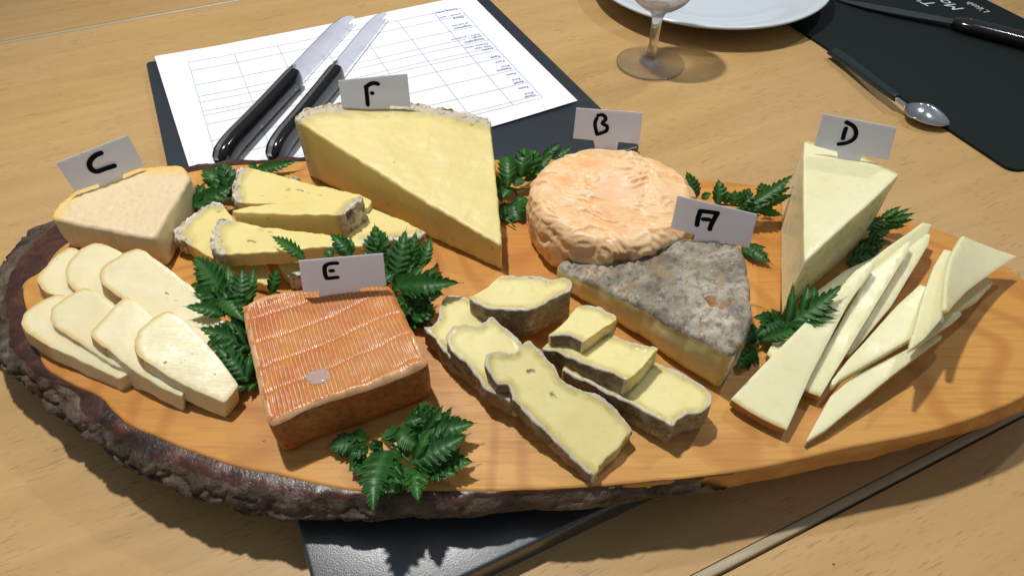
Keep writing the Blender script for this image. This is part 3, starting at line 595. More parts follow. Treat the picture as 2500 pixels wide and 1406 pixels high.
for lab, poly, anc, ri, th in AS:
    t = thing('cheese_slice', lab, 'cheese slice', base_of(poly, BZ), Ag)
    b = slab(poly, anc, th, [m_A], t, rind=ri, r=.0016, bevel=.0007, rind_mats=[m_Aside, m_Arim], rind_amp=.0006, wob=.0009, wobf=110, seed=len(lab), vec=(0, 0, -1), disp=lambda p, v, k: .0004*fbm(v*45)-.0006*k*(k == 1), step=.001, sidek=8)
    if 'holes' in lab:
        pl = Plane(*anc); drill(b, [(pl.hit(1296, 906), (.0021, .0014, .002), 0), (pl.hit(1352, 966), (.0022, .0010, .002), -.8)])
#@@EB
# ---------------------------------------------------------------- E: square washed rind cheese
def e_mat(side):
    s = M('washed_rind_side' if side else 'washed_rind_top'); n1 = s.noise(45, None, 4); n2 = s.noise(330, None, 5, .65)
    if side:
        c = s.mix(s.mr(n1, .35, .65), (.50, .13, .03), (.46, .22, .06)); c = s.mix(s.mr(n2, .42, .7, 0, .8), c, (.16, .06, .025)); c = s.mix(s.mr(s.noise(150), .6, .72, 0, .6), c, (.52, .30, .12))
        return s.done(c, .45, s.bump(n2, .7, .0009), **sss({}, .25, (1, .4, .15), .002))
    rg = s.attr('rg'); c = s.mix(s.mr(n1, .38, .62), (.58, .225, .042), (.52, .145, .042)); c = s.mix(s.mr(n2, .50, .72, 0, .75), c, (.30, .10, .035))
    c = s.mix(s.mr(s.noise(22, None, 3), .52, .68, 0, .5), c, (.62, .36, .10))
    rr = s.math('MULTIPLY', s.mr(s.math('ADD', rg, s.math('MULTIPLY', s.math('SUBTRACT', n2, .5), .35)), .48, .85), s.mr(s.noise(60, None, 3), .3, .6, .45, 1))
    c = s.mix(s.math('MULTIPLY', rr, .68), c, (.78, .54, .33))
    return s.done(c, s.mr(n2, .3, .7, .22, .42), s.bump(n2, .35, .0005), Coat__Weight=.22, Coat__Roughness=.26, **sss({}, .35, (1, .5, .2), .0018))
m_Et, m_Es = e_mat(0), e_mat(1)
pe = [(592, 762), (600, 742), (640, 722), (740, 705), (880, 696), (944, 692), (958, 704), (995, 785), (1040, 872), (1040, 890), (960, 924), (840, 966), (740, 1000), (672, 1032), (654, 1030), (640, 985), (620, 890), (600, 800)]
eanc = ((655, 1030, .066), (1040, 880, .067), (945, 695, .067)); Eo = thing('square_cheese', 'square orange washed rind cheese with ridged glossy top under card E', 'cheese', base_of(pe))
epl = Plane(*eanc); eo = epl.to2(epl.hit(655, 1030)); ebr = epl.to2(epl.hit(1040, 880)); etl = epl.to2(epl.hit(592, 755)); etr = epl.to2(epl.hit(950, 697))
def euv(p):
    ux, uy = ebr[0]-eo[0], ebr[1]-eo[1]; vx, vy = etl[0]-eo[0], etl[1]-eo[1]; dx, dy = p[0]-eo[0], p[1]-eo[1]; den = ux*vy-uy*vx
    u = (dx*vy-dy*vx)/den; v = (ux*dy-uy*dx)/den
    tx, ty = etr[0]-etl[0], etr[1]-etl[1]; sc_ = 1+v*(hypot(tx, ty)/hypot(ux, uy)-1); return u/sc_, v
def ridge(p):
    u, v = euv(p); row = v*4.6-.14*u+.04*sin(u*6)+.09*fbm((u*3, v*2, 1)); fr = row-math.floor(row); sh_ = .18*math.floor(row)
    ph = (u+.004*fbm((u*5, v*5, 0), 2)+.0011*sin(v*20+u*5))*37+sh_*.04
    r0 = .5+.5*cos(2*pi*ph); r0 = r0**2.8; cross = math.exp(-((min(fr, 1-fr))/.07)**2)
    return r0*(.95+.4*fbm((u*14, v*14, 3))), cross
def edisp(p, v, k):
    a, c = ridge(p); u, w_ = euv(p); edge = max(0, 1-min(abs(u), abs(1-u), abs(w_), abs(1-w_))/.05)
    return .00034*a-.00026*c+.0012*fbm(v*32)+.0010*edge*(.6+fbm(v*150))-.0008*sin(pi*min(1, max(0, u)))*sin(pi*min(1, max(0, w_)))
eb = slab(pe, eanc, 0, [m_Es], Eo, rind=(), r=.006, bevel=.0022, drop=BZ+.0002, basescale=.985, name='paste', disp=edisp, grid=.00042, step=.0006, wob=.0003, wobf=70, sidek=14, bulge=.0009)
def etop():
    me = eb.data; off = V(Eo.location); n_ = 0
    vs, fs, rg, idx = [], [], [], {}
    for f in me.polygons:
        c = f.center+off; d = (c-epl.o).dot(epl.n)
        if f.normal.dot(epl.n) > .30 and d > -.0045:
            fv = []
            for v in f.vertices:
                if v not in idx:
                    p = me.vertices[v].co+off; q = epl.to2(p); a, cc = ridge(q); u, w_ = euv(q); ed = min(u, 1-u, w_, 1-w_)
                    idx[v] = len(vs); vs.append(p+epl.n*.00015); rg.append(max(a*(1-.5*cc), min(1, max(0, 1-ed/.03))*.85))
                fv.append(idx[v])
            fs.append(tuple(fv))
    meshobj('ridged_rind', vs, fs, m_Et, Eo, attrs={'rg': rg})
etop()
m_drop = plain('brine_drop', (.97, .90, .86), .04, Transmission__Weight=.72, IOR=1.36)
def blob(px, py, pl, rx, ry, h, name, mt, parent, seed=0):
    c = pl.hit(px, py); vs = []; K = 28
    for k, (rr, hh) in enumerate(((1.0, -.0003), (.97, .45*h), (.88, .75*h), (.7, .95*h), (.35, h))):
        for i in range(K):
            a = 2*pi*i/K; w_ = 1+.16*fbm((cos(a)*1.3+seed, sin(a)*1.3, 0)); vs.append(c+pl.ex*(rx*rr*w_*cos(a))+pl.ey*(ry*rr*w_*sin(a))+pl.n*hh)
    fs = [(k*K+i, k*K+(i+1) % K, (k+1)*K+(i+1) % K, (k+1)*K+i) for k in range(4) for i in range(K)]+[list(range(4*K, 5*K)), list(range(K))[::-1]]
    return meshobj(name, vs, fs, mt, parent)
blob(778, 922, epl, .0058, .0042, .0011, 'brine_drop', m_drop, Eo)
# ---------------------------------------------------------------- B: round wrinkled washed rind cheese
def b_mat():
    s = M('wrinkled_orange_rind'); n1 = s.noise(30, None, 4); n2 = s.noise(260, None, 4, .6); h = s.attr('wr')
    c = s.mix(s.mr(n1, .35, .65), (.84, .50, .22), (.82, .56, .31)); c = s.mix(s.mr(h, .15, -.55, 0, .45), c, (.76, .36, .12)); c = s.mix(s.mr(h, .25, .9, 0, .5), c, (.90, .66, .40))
    c = s.mix(s.attr('ct'), c, (.84, .54, .36)); c = s.mix(s.mr(s.noise(95, None, 4, .6), .52, .68, 0, .5), c, (.88, .70, .48)); c = s.mix(s.mr(s.noise(55, None, 4, .6), .55, .70, 0, .5), c, (.72, .32, .10))
    return s.done(c, s.mr(n2, .3, .7, .32, .55), s.bump(s.noise(1, s.obj((150, 480, 300), (0, 0, .2)), 3), .5, .0007, s.bump(n2, .3, .0005)), **sss({}, .4, (1, .5, .25), .0016))
m_B = b_mat(); bcx, bcy, bR, bH = .0562, .2935, .0432, .033
Bo = thing('round_cheese', 'round wrinkled pale orange washed rind cheese under card B', 'cheese', (bcx, bcy, BZ))
def bulk():
    NA, vs, rr_, ct, prof = 360, [], [], [], []
    for k in range(1, 70): prof.append((bR*.86*k/69, bH, 1-0.0*k))
    for k in range(1, 17): a = pi/2*k/16; prof.append((bR*.86+bR*.14*sin(a), bH-.007+.007*cos(a), 1))
    for k in range(1, 20): t = k/20; prof.append((bR*(1+.03*sin(pi*t)-.02*t), bH-.007-(bH-.011)*t, 1))
    for k in range(0, 6): a = pi/2*k/5; prof.append((bR*.975-.004*(1-cos(a)), .004-.004*sin(a), 1))
    for r_, z, _ in prof:
        for i in range(NA):
            a = 2*pi*i/NA; el = 1+.03*cos(2*a+.5)+.02*fbm((cos(a)*1.5, sin(a)*1.5, 2)); x, y = r_*el*cos(a), r_*el*sin(a); rad = r_/bR
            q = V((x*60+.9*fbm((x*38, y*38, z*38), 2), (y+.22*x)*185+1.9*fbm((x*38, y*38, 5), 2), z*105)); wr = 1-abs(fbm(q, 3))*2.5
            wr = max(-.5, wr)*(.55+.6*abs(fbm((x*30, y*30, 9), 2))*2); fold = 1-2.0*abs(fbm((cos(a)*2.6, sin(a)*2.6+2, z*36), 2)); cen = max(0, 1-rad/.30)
            am = (.00105 if rad < .86 else .0016)*(1-.85*min(1, cen*2))
            d = am*wr+(0 if rad < .8 else .0016*fold*min(1, (rad-.8)/.2))+.0008*fbm((x*45, y*45, z*45), 2)
            nx = min(1, max(0, (rad-.84)/.14)) if z > bH-.0071 else 1.0
            top = 1-nx; dz = d*top-.0010*cen*top+(.0016*sin(pi*min(1, rad/.9))*top if z == bH else 0); s_ = 1+(d*nx)/max(r_, 1e-3)
            if z < .002: dz = 0
            vs.append(V((bcx+x*s_, bcy+y*s_, BZ+.0002+z+dz))); rr_.append(wr); ct.append(min(1, max(0, 1-hypot(x-.004, y)/.020))*.8)
    R = len(prof); fs = [list(range(NA))]+[(k*NA+i, (k+1)*NA+i, (k+1)*NA+(i+1) % NA, k*NA+(i+1) % NA) for k in range(R-1) for i in range(NA)]+[[(R-1)*NA+i for i in range(NA)][::-1]]
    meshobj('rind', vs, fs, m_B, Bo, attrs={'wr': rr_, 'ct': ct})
bulk()
#@@SMALL
# ---------------------------------------------------------------- letter cards
m_card = plain('card_paper', (.78, .80, .90), .55, bump_=(300, .1, .0003)); 
def _card():
    s = M('thin_card'); s.done((.90, .92, 1.0), .6); tr_ = s.n('BsdfTranslucent', Color=(.90, .93, 1.0)); mx = s.n('MixShader', Fac=.58)
    s.t.links.new(s.b.outputs[0], mx.inputs[1]); s.t.links.new(tr_.outputs[0], mx.inputs[2]); s.t.links.new(mx.outputs[0], s.t.nodes['Material Output'].inputs[0]); return s.m
m_card = _card()
m_mark = plain('marker_ink', (.003, .003, .006), .7, Specular__IOR__Level=.12)
def ribbon(pts, wd, n, mt, parent, name):
    vs, fs = [], []
    for q, (a, b) in enumerate(zip(pts, pts[1:])):
        d = (b-a); L = d.length
        if L < 1e-6: d = V((1, 0, 0))-n*n.x; d.normalize()
        else: d /= L
        s = n.cross(d); o = [a+(d*-cos(t)+s*sin(t))*wd/2 for t in [-pi/2+pi*k/8 for k in range(9)]]+[b+(d*cos(t)+s*sin(t))*wd/2 for t in [pi/2-pi*k/8 for k in range(9)]]
        i0 = len(vs); vs += [v+n*(.00002*q) for v in o]; fs.append(list(range(i0, i0+18)))
    meshobj(name, vs, fs, mt, parent, smooth=False)
def card(letter, poly, z0, lean, strokes, wd, where):
    bl, br_ = P(*poly['BL'], z0), P(*poly['BR'], poly.get('z1', z0)); up = V((0, lean, 1)); n = (br_-bl).cross(up).normalized(); n = n if n.dot(EYE-bl) > 0 else -n
    def hit(x, y): d = ray(x, y); return EYE+d*((bl-EYE).dot(n)/d.dot(n))
    pts = [hit(*q) for q in (poly['TL'], poly['TR'], poly['BR'])]+[hit(*q) for q in poly['tab']]+[hit(*poly['BL'])]
    t = thing('letter_card', where, 'card', tuple((bl+br_)/2), 'letter cards stuck in the cheeses'); k = len(pts); th = .00035
    meshobj('card', [p for p in pts]+[p-n*th for p in pts], [list(range(k)), list(range(k, 2*k))[::-1]]+[(i, (i+1) % k, k+(i+1) % k, k+i) for i in range(k)], m_card, t, smooth=False)
    for st in strokes:
        q = [hit(*p)+n*.00015 for p in st]
        if len(q) > 2:      # smooth the pen line
            r_ = []
            for i in range(len(q)-1):
                a, b, c, d = q[max(0, i-1)], q[i], q[i+1], q[min(len(q)-1, i+2)]
                r_ += [cr4(a, b, c, d, t_/5) for t_ in range(5)]
            q = r_+[q[-1]]
        if len(q) == 1: q = [q[0], q[0]+V((.0003, 0, 0))]
        ribbon(q, 1.15*wd*scale_at(q[0]), n, m_mark, t, 'marker_stroke')
card('C', dict(TL=(137, 398), TR=(312, 330), BR=(353, 405), BL=(183, 468), tab=[(300, 427), (300, 452), (246, 475), (240, 449)]), .0655, .12,
     [[(246, 374), (232, 380), (221, 391), (218, 402), (223, 413), (236, 418), (256, 411), (278, 404)]], 11, 'white card with handwritten C stuck in the pale cream wedge')
card('F', dict(TL=(826, 197), TR=(994, 181), BR=(1003, 262), BL=(836, 268), tab=[(952, 258), (948, 300), (900, 304), (894, 267)]), .0830, .10,
     [[(894, 212), (896, 235), (898, 256)], [(893, 213), (903, 206), (913, 203), (923, 205)], [(908, 228)]], 9, 'white card with handwritten F stuck in the large golden wedge')
card('B', dict(TL=(1407, 264), TR=(1569, 276), BR=(1561, 352), BL=(1399, 338), tab=[(1510, 347), (1502, 385), (1456, 380), (1449, 343)]), .0775, .10,
     [[(1457, 289), (1452.5, 303), (1457, 326)], [(1460, 282), (1472, 281), (1479, 290), (1471, 301), (1482, 308), (1481, 318), (1471, 323), (1457.5, 327)]], 8, 'white card with handwritten B stuck in the round orange cheese')
card('A', dict(TL=(1654, 478), TR=(1849, 524), BR=(1829, 606), BL=(1637, 557), tab=[(1762, 590), (1752, 625), (1690, 610), (1696, 573)]), .0740, .10,
     [[(1701.6, 549), (1705, 530), (1710, 516)], [(1710, 515), (1730, 517), (1752, 520)], [(1752, 520), (1738, 545), (1733, 559)], [(1717, 535), (1731, 536)]], 10.5, 'white card with handwritten A stuck in the grey mottled cheese')
card('D', dict(TL=(2009, 278), TR=(2190, 312), BR=(2168, 392), BL=(1987, 356), tab=[(2106, 379), (2100, 392), (2098, 440), (2050, 430), (2044, 371)]), .0895, .12,
     [[(2066.7, 299), (2083, 308), (2090, 323), (2085, 338), (2068, 348), (2048, 351)], [(2065, 314), (2061, 326), (2058, 338)]], 9, 'white card with handwritten D stuck in the tall ivory wedge')
card('E', dict(TL=(729, 637), TR=(935, 619), BR=(943, 698), BL=(740, 714), z1=.0695, tab=[(880, 703), (876, 730), (780, 735), (778, 711)]), .0695, .10,
     [[(823, 642), (803, 643.5), (793, 651), (794, 668), (798, 678)], [(807, 661), (813, 660.5)], [(799, 679.5), (824, 676.5)]], 9.5, 'white card with handwritten E stuck in the square orange cheese')
# ---------------------------------------------------------------- leaves
def leaf_mat():
    s = M('leaf_green'); n1 = s.noise(60, None, 3); oi = s.n('ObjectInfo').outputs['Random']
    c = s.mix(s.mr(n1, .3, .7), (.020, .100, .014), (.050, .190, .026)); c = s.mix(s.math('MULTIPLY', oi, .55), c, (.016, .080, .022)); c = s.mix(s.mr(s.attr('vn'), .55, 1, 0, .6), c, (.075, .21, .06))
    b = s.bump(s.attr('vn'), .25, .0005); b = s.bump(s.noise(500, None, 3), .25, .0004, b)
    s.done(c, .40, b, Specular__IOR__Level=.45)
    tr_ = s.n('BsdfTranslucent', Color=s.mix(.5, c, (.10, .30, .03))); mx = s.n('MixShader', Fac=.30); out = s.t.nodes['Material Output']
    s.t.links.new(s.b.outputs[0], mx.inputs[1]); s.t.links.new(tr_.outputs[0], mx.inputs[2]); s.t.links.new(mx.outputs[0], out.inputs[0]); return s.m
m_leaf = leaf_mat(); m_stem = plain('stem_green', (.06, .15, .03), .4)
LR = random.Random(11)
def leaflet(b, t, wpx, parent, lobes=None, teeth=3, deep=.24, rnd=False):
    d = t-b; L = d.length; d = d/L; view = (EYE-(b+t)/2).normalized(); fac = (view+V((LR.uniform(-.5, .3), LR.uniform(-.3, .3), .6))).normalized()
    s = d.cross(fac).normalized(); n = s.cross(d).normalized(); n = n if n.z > 0 else -n; W = wpx*scale_at((b+t)/2)/2
    nl = lobes or max(4, min(9, int(L/.0026))); arch = L*LR.uniform(.04, .12); fold = LR.uniform(.15, .4); droop = LR.uniform(-.02, .06)*L
    def env(u): return (sin(pi*min(1, u*1.05+.04)**.75)**.8)*(1-.35*u) if not rnd else sin(pi*min(1, u*.9+.06))**.55
    vs, fs, vn = [], [], []; mids = []
    us = []
    for k in range(nl):
        for j in range(teeth*2+1): us.append((k+j/(teeth*2+1))/nl)
    us.append(1.0)
    def mid(u): return b+d*(L*u)+n*(arch*4*u*(1-u)-droop*u*u)+s*(.03*L*sin(u*4))
    for q, u in enumerate(us):
        k = int(u*nl+1e-6); f = u*nl-k
        e = env(u)*W; lobe = 1-deep*(1-f)**1.0*0-deep*max(0, (f-.72)/.28) if f < .999 else 1
        lobe = (1-deep)+deep*min(1, f*1.6) if f < .75 else 1-deep*(f-.75)/.25
        tt = 1+.07*((q % 2)*2-1)
        wd = max(e*lobe*tt, .0001) if u < 1 else .00005; fwd = .34*wd+(.22*L/nl if q % 2 else 0)
        m = mid(min(1, u)); row = []
        for sd in (-1, 1):
            for h, (xx, zz, vv) in enumerate(((1, fold*.9, .30), (.55, fold*.42, .25 if q % 2 else .5))):
                z = n*(wd*zz*xx*.8+.25*wd*(xx*(1-xx))*1.2+.06*W*sin(f*pi)*xx)
                row.append(m+s*(sd*wd*xx)+d*(fwd*xx if u < .97 else 0)+z); vn.append(vv)
        vs += [row[0], row[1], m, row[3], row[2]]; a4 = vn[-4:]; vn[-4:] = [a4[0], a4[1], 1.0, a4[3], a4[2]]
        if q:
            i = (q-1)*5
            for c in range(4): fs.append((i+c, i+5+c, i+6+c, i+1+c))
    meshobj('leaflet', vs, fs, m_leaf, parent, attrs={'vn': vn})
def tube(pts, r0, r1, mt, parent, name, K=7):
    vs, fs = [], []; n_ = len(pts)
    for i, p in enumerate(pts):
        d = (pts[min(n_-1, i+1)]-pts[max(0, i-1)]).normalized(); a = d.cross(V((0, 0, 1))); a = a.normalized() if a.length > .01 else V((1, 0, 0)); b = d.cross(a); r_ = r0+(r1-r0)*i/(n_-1)
        for k in range(K): t = 2*pi*k/K; vs.append(p+a*(r_*cos(t))+b*(r_*sin(t)))
    fs = [(i*K+k, i*K+(k+1) % K, (i+1)*K+(k+1) % K, (i+1)*K+k) for i in range(n_-1) for k in range(K)]+[list(range(K))[::-1], list(range((n_-1)*K, n_*K))]
    return meshobj(name, vs, fs, mt, parent)
def sprig(label, lfs, stems=()):
    x = sum(l[0] for l in lfs)/len(lfs); y = sum(l[1] for l in lfs)/len(lfs); q = P(x, y, BZ); t = thing('leaf_sprig', label, 'leaf sprig', (q.x, q.y, BZ), 'green leaf sprigs garnishing the board')
    for l in lfs:
        bx, by, bz, tx, ty, tz, w_ = l[:7]; k = l[7] if len(l) > 7 else {}
        b_, t_ = P(bx, by, bz), P(tx, ty, tz); leaflet(b_, t_, w_*1.4, t, **k)
        if w_ > 32 and not k.get('rnd'):      # side lobes of the bigger leaves
            d_ = t_-b_; sd_ = d_.cross(V((0, -.35, 1))).normalized()*d_.length
            for sg in (-1, 1):
                for u_, l_ in ((.04, .46), (.24, .40), (.44, .30)):
                    o_ = b_+d_*u_; leaflet(o_, o_+d_*(l_*LR.uniform(.75, .95))+sd_*(sg*l_*LR.uniform(.55, .85))+V((0, 0, LR.uniform(-.001, .003))), w_*.66, t, lobes=3)
    for a, b, r_ in stems:
        p0, p1 = P(*a), P(*b); tube([p0.lerp(p1, k/6)+V((0, 0, .0015*sin(pi*k/6))) for k in range(7)], r_, r_*.7, m_stem, t, 'stem')
RD = dict(rnd=True, deep=.15, lobes=4)
sprig('large dark green leafy sprig hanging over the front bark edge below card E', [
    (880, 1085, .043, 797, 1092, .044, 48), (900, 1120, .044, 850, 1150, .045, 50), (895, 1075, .044, 856, 1058, .045, 34), (990, 1050, .044, 1100, 1012, .046, 50), (1030, 1056, .047, 1170, 1035, .051, 56), (1000, 1020, .046, 1080, 1000, .048, 40),
    (955, 1100, .045, 1015, 1105, .046, 30), (985, 1033, .049, 1035, 1018, .051, 30), (968, 1078, .047, 950, 1046, .053, 34, RD), (968, 1045, .050, 1019, 1092, .050, 38, RD), (900, 1098, .048, 852, 1106, .050, 34), (935, 1090, .049, 898, 1096, .052, 36), (950, 1120, .046, 985, 1150, .047, 40),
    (1076, 1124, .046, 1160, 1129, .050, 40), (1035, 1138, .047, 1122, 1160, .050, 42), (996, 1138, .047, 943, 1226, .049, 46), (1017, 1140, .048, 1019, 1231, .050, 44), (935, 1150, .050, 985, 1175, .053, 32), (1003, 1130, .050, 1154, 1060, .056, 60, dict(deep=.38)), (945, 1098, .050, 906, 1265, .053, 78, dict(deep=.42, lobes=7))],
      [((1000, 1100, .043), (1035, 1060, .043), .0008), ((1003, 1130, .046), (950, 1080, .044), .0007), ((930, 1060, .042), (1000, 1130, .046), .0009)])
sprig('green leafy sprig wedged between the cream slices and the square cheese', [
    (549, 727, .050, 475, 619, .057, 58, dict(deep=.38)), (562, 735, .047, 558, 655, .053, 26), (576, 757, .053, 594, 650, .063, 38), (603, 748, .050, 622, 646, .061, 28), (561, 742, .054, 465, 711, .060, 34), (549, 769, .055, 446, 746, .062, 32), (545, 720, .056, 600, 792, .055, 44),
    (600, 810, .050, 519, 800, .052, 30), (610, 850, .052, 478, 794, .061, 48, dict(deep=.42)), (612, 860, .049, 566, 846, .051, 30), (620, 800, .047, 560, 770, .048, 40), (605, 930, .048, 518, 832, .058, 42, dict(deep=.45)), (590, 918, .046, 542, 921, .052, 16), (595, 925, .046, 575, 948, .047, 28, RD), (625, 925, .044, 605, 959, .045, 18),
    (610, 920, .045, 618, 872, .047, 46), (640, 900, .044, 570, 890, .046, 46)], [((610, 800, .049), (560, 735, .050), .0008), ((630, 930, .043), (600, 860, .048), .0009)])
sprig('green sprig fanning out right of card E between the slices and the grey rinded cheese', [
    (925, 648, .060, 916, 542, .074, 48), (960, 692, .055, 997, 555, .072, 46), (1000, 668, .055, 1019, 560, .070, 36), (1028, 655, .048, 1054, 574, .056, 28), (990, 790, .044, 1070, 760, .046, 44), (960, 740, .046, 1040, 770, .046, 50), (975, 735, .048, 1085, 720, .050, 44), (965, 760, .050, 1010, 740, .052, 50), (996, 795, .043, 1013, 807, .043, 20), (940, 700, .056, 950, 640, .061, 30), (930, 690, .058, 955, 672, .060, 24, RD), (960, 712, .056, 992, 678, .060, 28, RD), (1005, 780, .048, 1063, 742, .052, 40), (975, 775, .047, 1012, 762, .049, 12), (1009, 752, .052, 1032, 727, .056, 14, RD), (975, 700, .058, 1133, 692, .063, 50, dict(deep=.3))],
      [((1010, 762, .049), (1056, 796, .042), .0008), ((960, 700, .05), (990, 790, .043), .0008)])
sprig('small pointed leaves peeping over card E in front of the golden slices', [(745, 632, .066, 660, 572, .070, 30, dict(deep=.45)), (810, 630, .068, 797, 605, .070, 26), (858, 628, .068, 804, 566, .074, 34, dict(deep=.42)), (662, 716, .050, 679, 650, .059, 28)], [((690, 720, .045), (662, 716, .050), .0006)])
sprig('green sprig between the pale wedge C and the golden slices', [(490, 500, .043, 436, 516, .044, 26, RD), (480, 520, .044, 478, 452, .050, 36), (510, 470, .047, 462, 470, .050, 30), (470, 505, .049, 578, 452, .054, 42), (550, 462, .050, 494, 414, .056, 46, dict(lobes=4)), (560, 462, .051, 541, 394, .058, 40, dict(lobes=4)), (600, 470, .045, 550, 480, .046, 40)], [((470, 520, .042), (555, 460, .049), .0008)])
sprig('slim leaf tip behind the pitted golden slice near the board back', [(625, 416, .043, 738, 393, .046, 26, dict(deep=.38)), (628, 412, .043, 606, 401, .045, 18), (650, 412, .043, 640, 396, .046, 16)])
sprig('broad leafed green sprig between wedge F and the round orange cheese', [
    (1220, 470, .046, 1213, 428, .052, 26), (1223, 500, .044, 1226, 542, .042, 30), (1245, 500, .042, 1235, 545, .042, 40), (1266, 488, .045, 1262, 537, .042, 40, RD), (1266, 481, .046, 1290, 521, .044, 32, RD), (1278, 442, .047, 1318, 430, .048, 16), (1250, 458, .050, 1226, 479, .050, 24, RD), (1325, 385, .054, 1371, 349, .060, 20), (1345, 385, .054, 1400, 358, .056, 18), (1290, 430, .052, 1356, 373, .058, 26),
    (1270, 436, .052, 1284, 353, .064, 42, dict(lobes=5)), (1293, 420, .053, 1310, 359, .064, 40, dict(lobes=4)), (1240, 458, .052, 1238, 380, .062, 36, dict(rnd=True, lobes=6)), (1255, 455, .053, 1268, 434, .055, 26, RD), (1222, 455, .050, 1223, 498, .047, 20)], [((1250, 460, .048), (1268, 490, .044), .0009), ((1255, 465, .048), (1315, 465, .044), .0007), ((1225, 535, .042), (1258, 555, .042), .0006)])
sprig('spiky green sprig between the round cheese and the tall ivory wedge', [
    (1694, 490, .056, 1676, 414, .070, 34), (1712, 485, .056, 1738, 472, .060, 18), (1752, 500, .058, 1755, 436, .068, 32), (1770, 498, .056, 1781, 467, .062, 24), (1790, 503, .056, 1796, 463, .064, 28), (1808, 503, .056, 1832, 459, .063, 34), (1863, 478, .056, 1858, 445, .062, 28), (1840, 508, .050, 1943, 474, .058, 26), (1845, 512, .048, 1914, 528, .048, 24), (1820, 506, .054, 1940, 457, .062, 30, dict(deep=.42)), (1830, 503, .056, 1945, 424, .068, 30, dict(deep=.38)), (1812, 600, .042, 1886, 648, .043, 34), (1800, 540, .046, 1850, 500, .050, 50)],
      [((1700, 500, .052), (1850, 510, .054), .0008), ((1812, 560, .044), (1800, 500, .052), .0008)])
sprig('dark sprig of narrow leaves behind the right side of the tall ivory wedge', [
    (2150, 535, .050, 2203, 502, .058, 16), (2160, 538, .050, 2226, 508, .057, 14), (2160, 540, .050, 2239, 520, .055, 14), (2160, 545, .049, 2236, 536, .052, 14), (2150, 548, .047, 2216, 553, .048, 16), (2120, 575, .045, 2178, 560, .048, 26), (2095, 605, .044, 2168, 590, .047, 34), (2080, 635, .043, 2150, 612, .045, 34), (2110, 560, .050, 2160, 530, .055, 30), (2070, 640, .042, 2110, 650, .042, 22)], [((2070, 640, .042), (2160, 540, .048), .0008)])
sprig('long serrated leaf sprig at the foot of the ivory wedge beside the big front slice', [
    (1838, 850, .042, 1800, 908, .042, 40), (1850, 800, .043, 1815, 850, .042, 40), (1920, 792, .045, 1832, 772, .047, 34), (1905, 783, .048, 1842, 822, .049, 36), (1860, 830, .047, 1967, 790, .054, 30), (1915, 798, .052, 2070, 689, .070, 44, dict(deep=.35))], [((1830, 850, .043), (1915, 798, .047), .0009)])
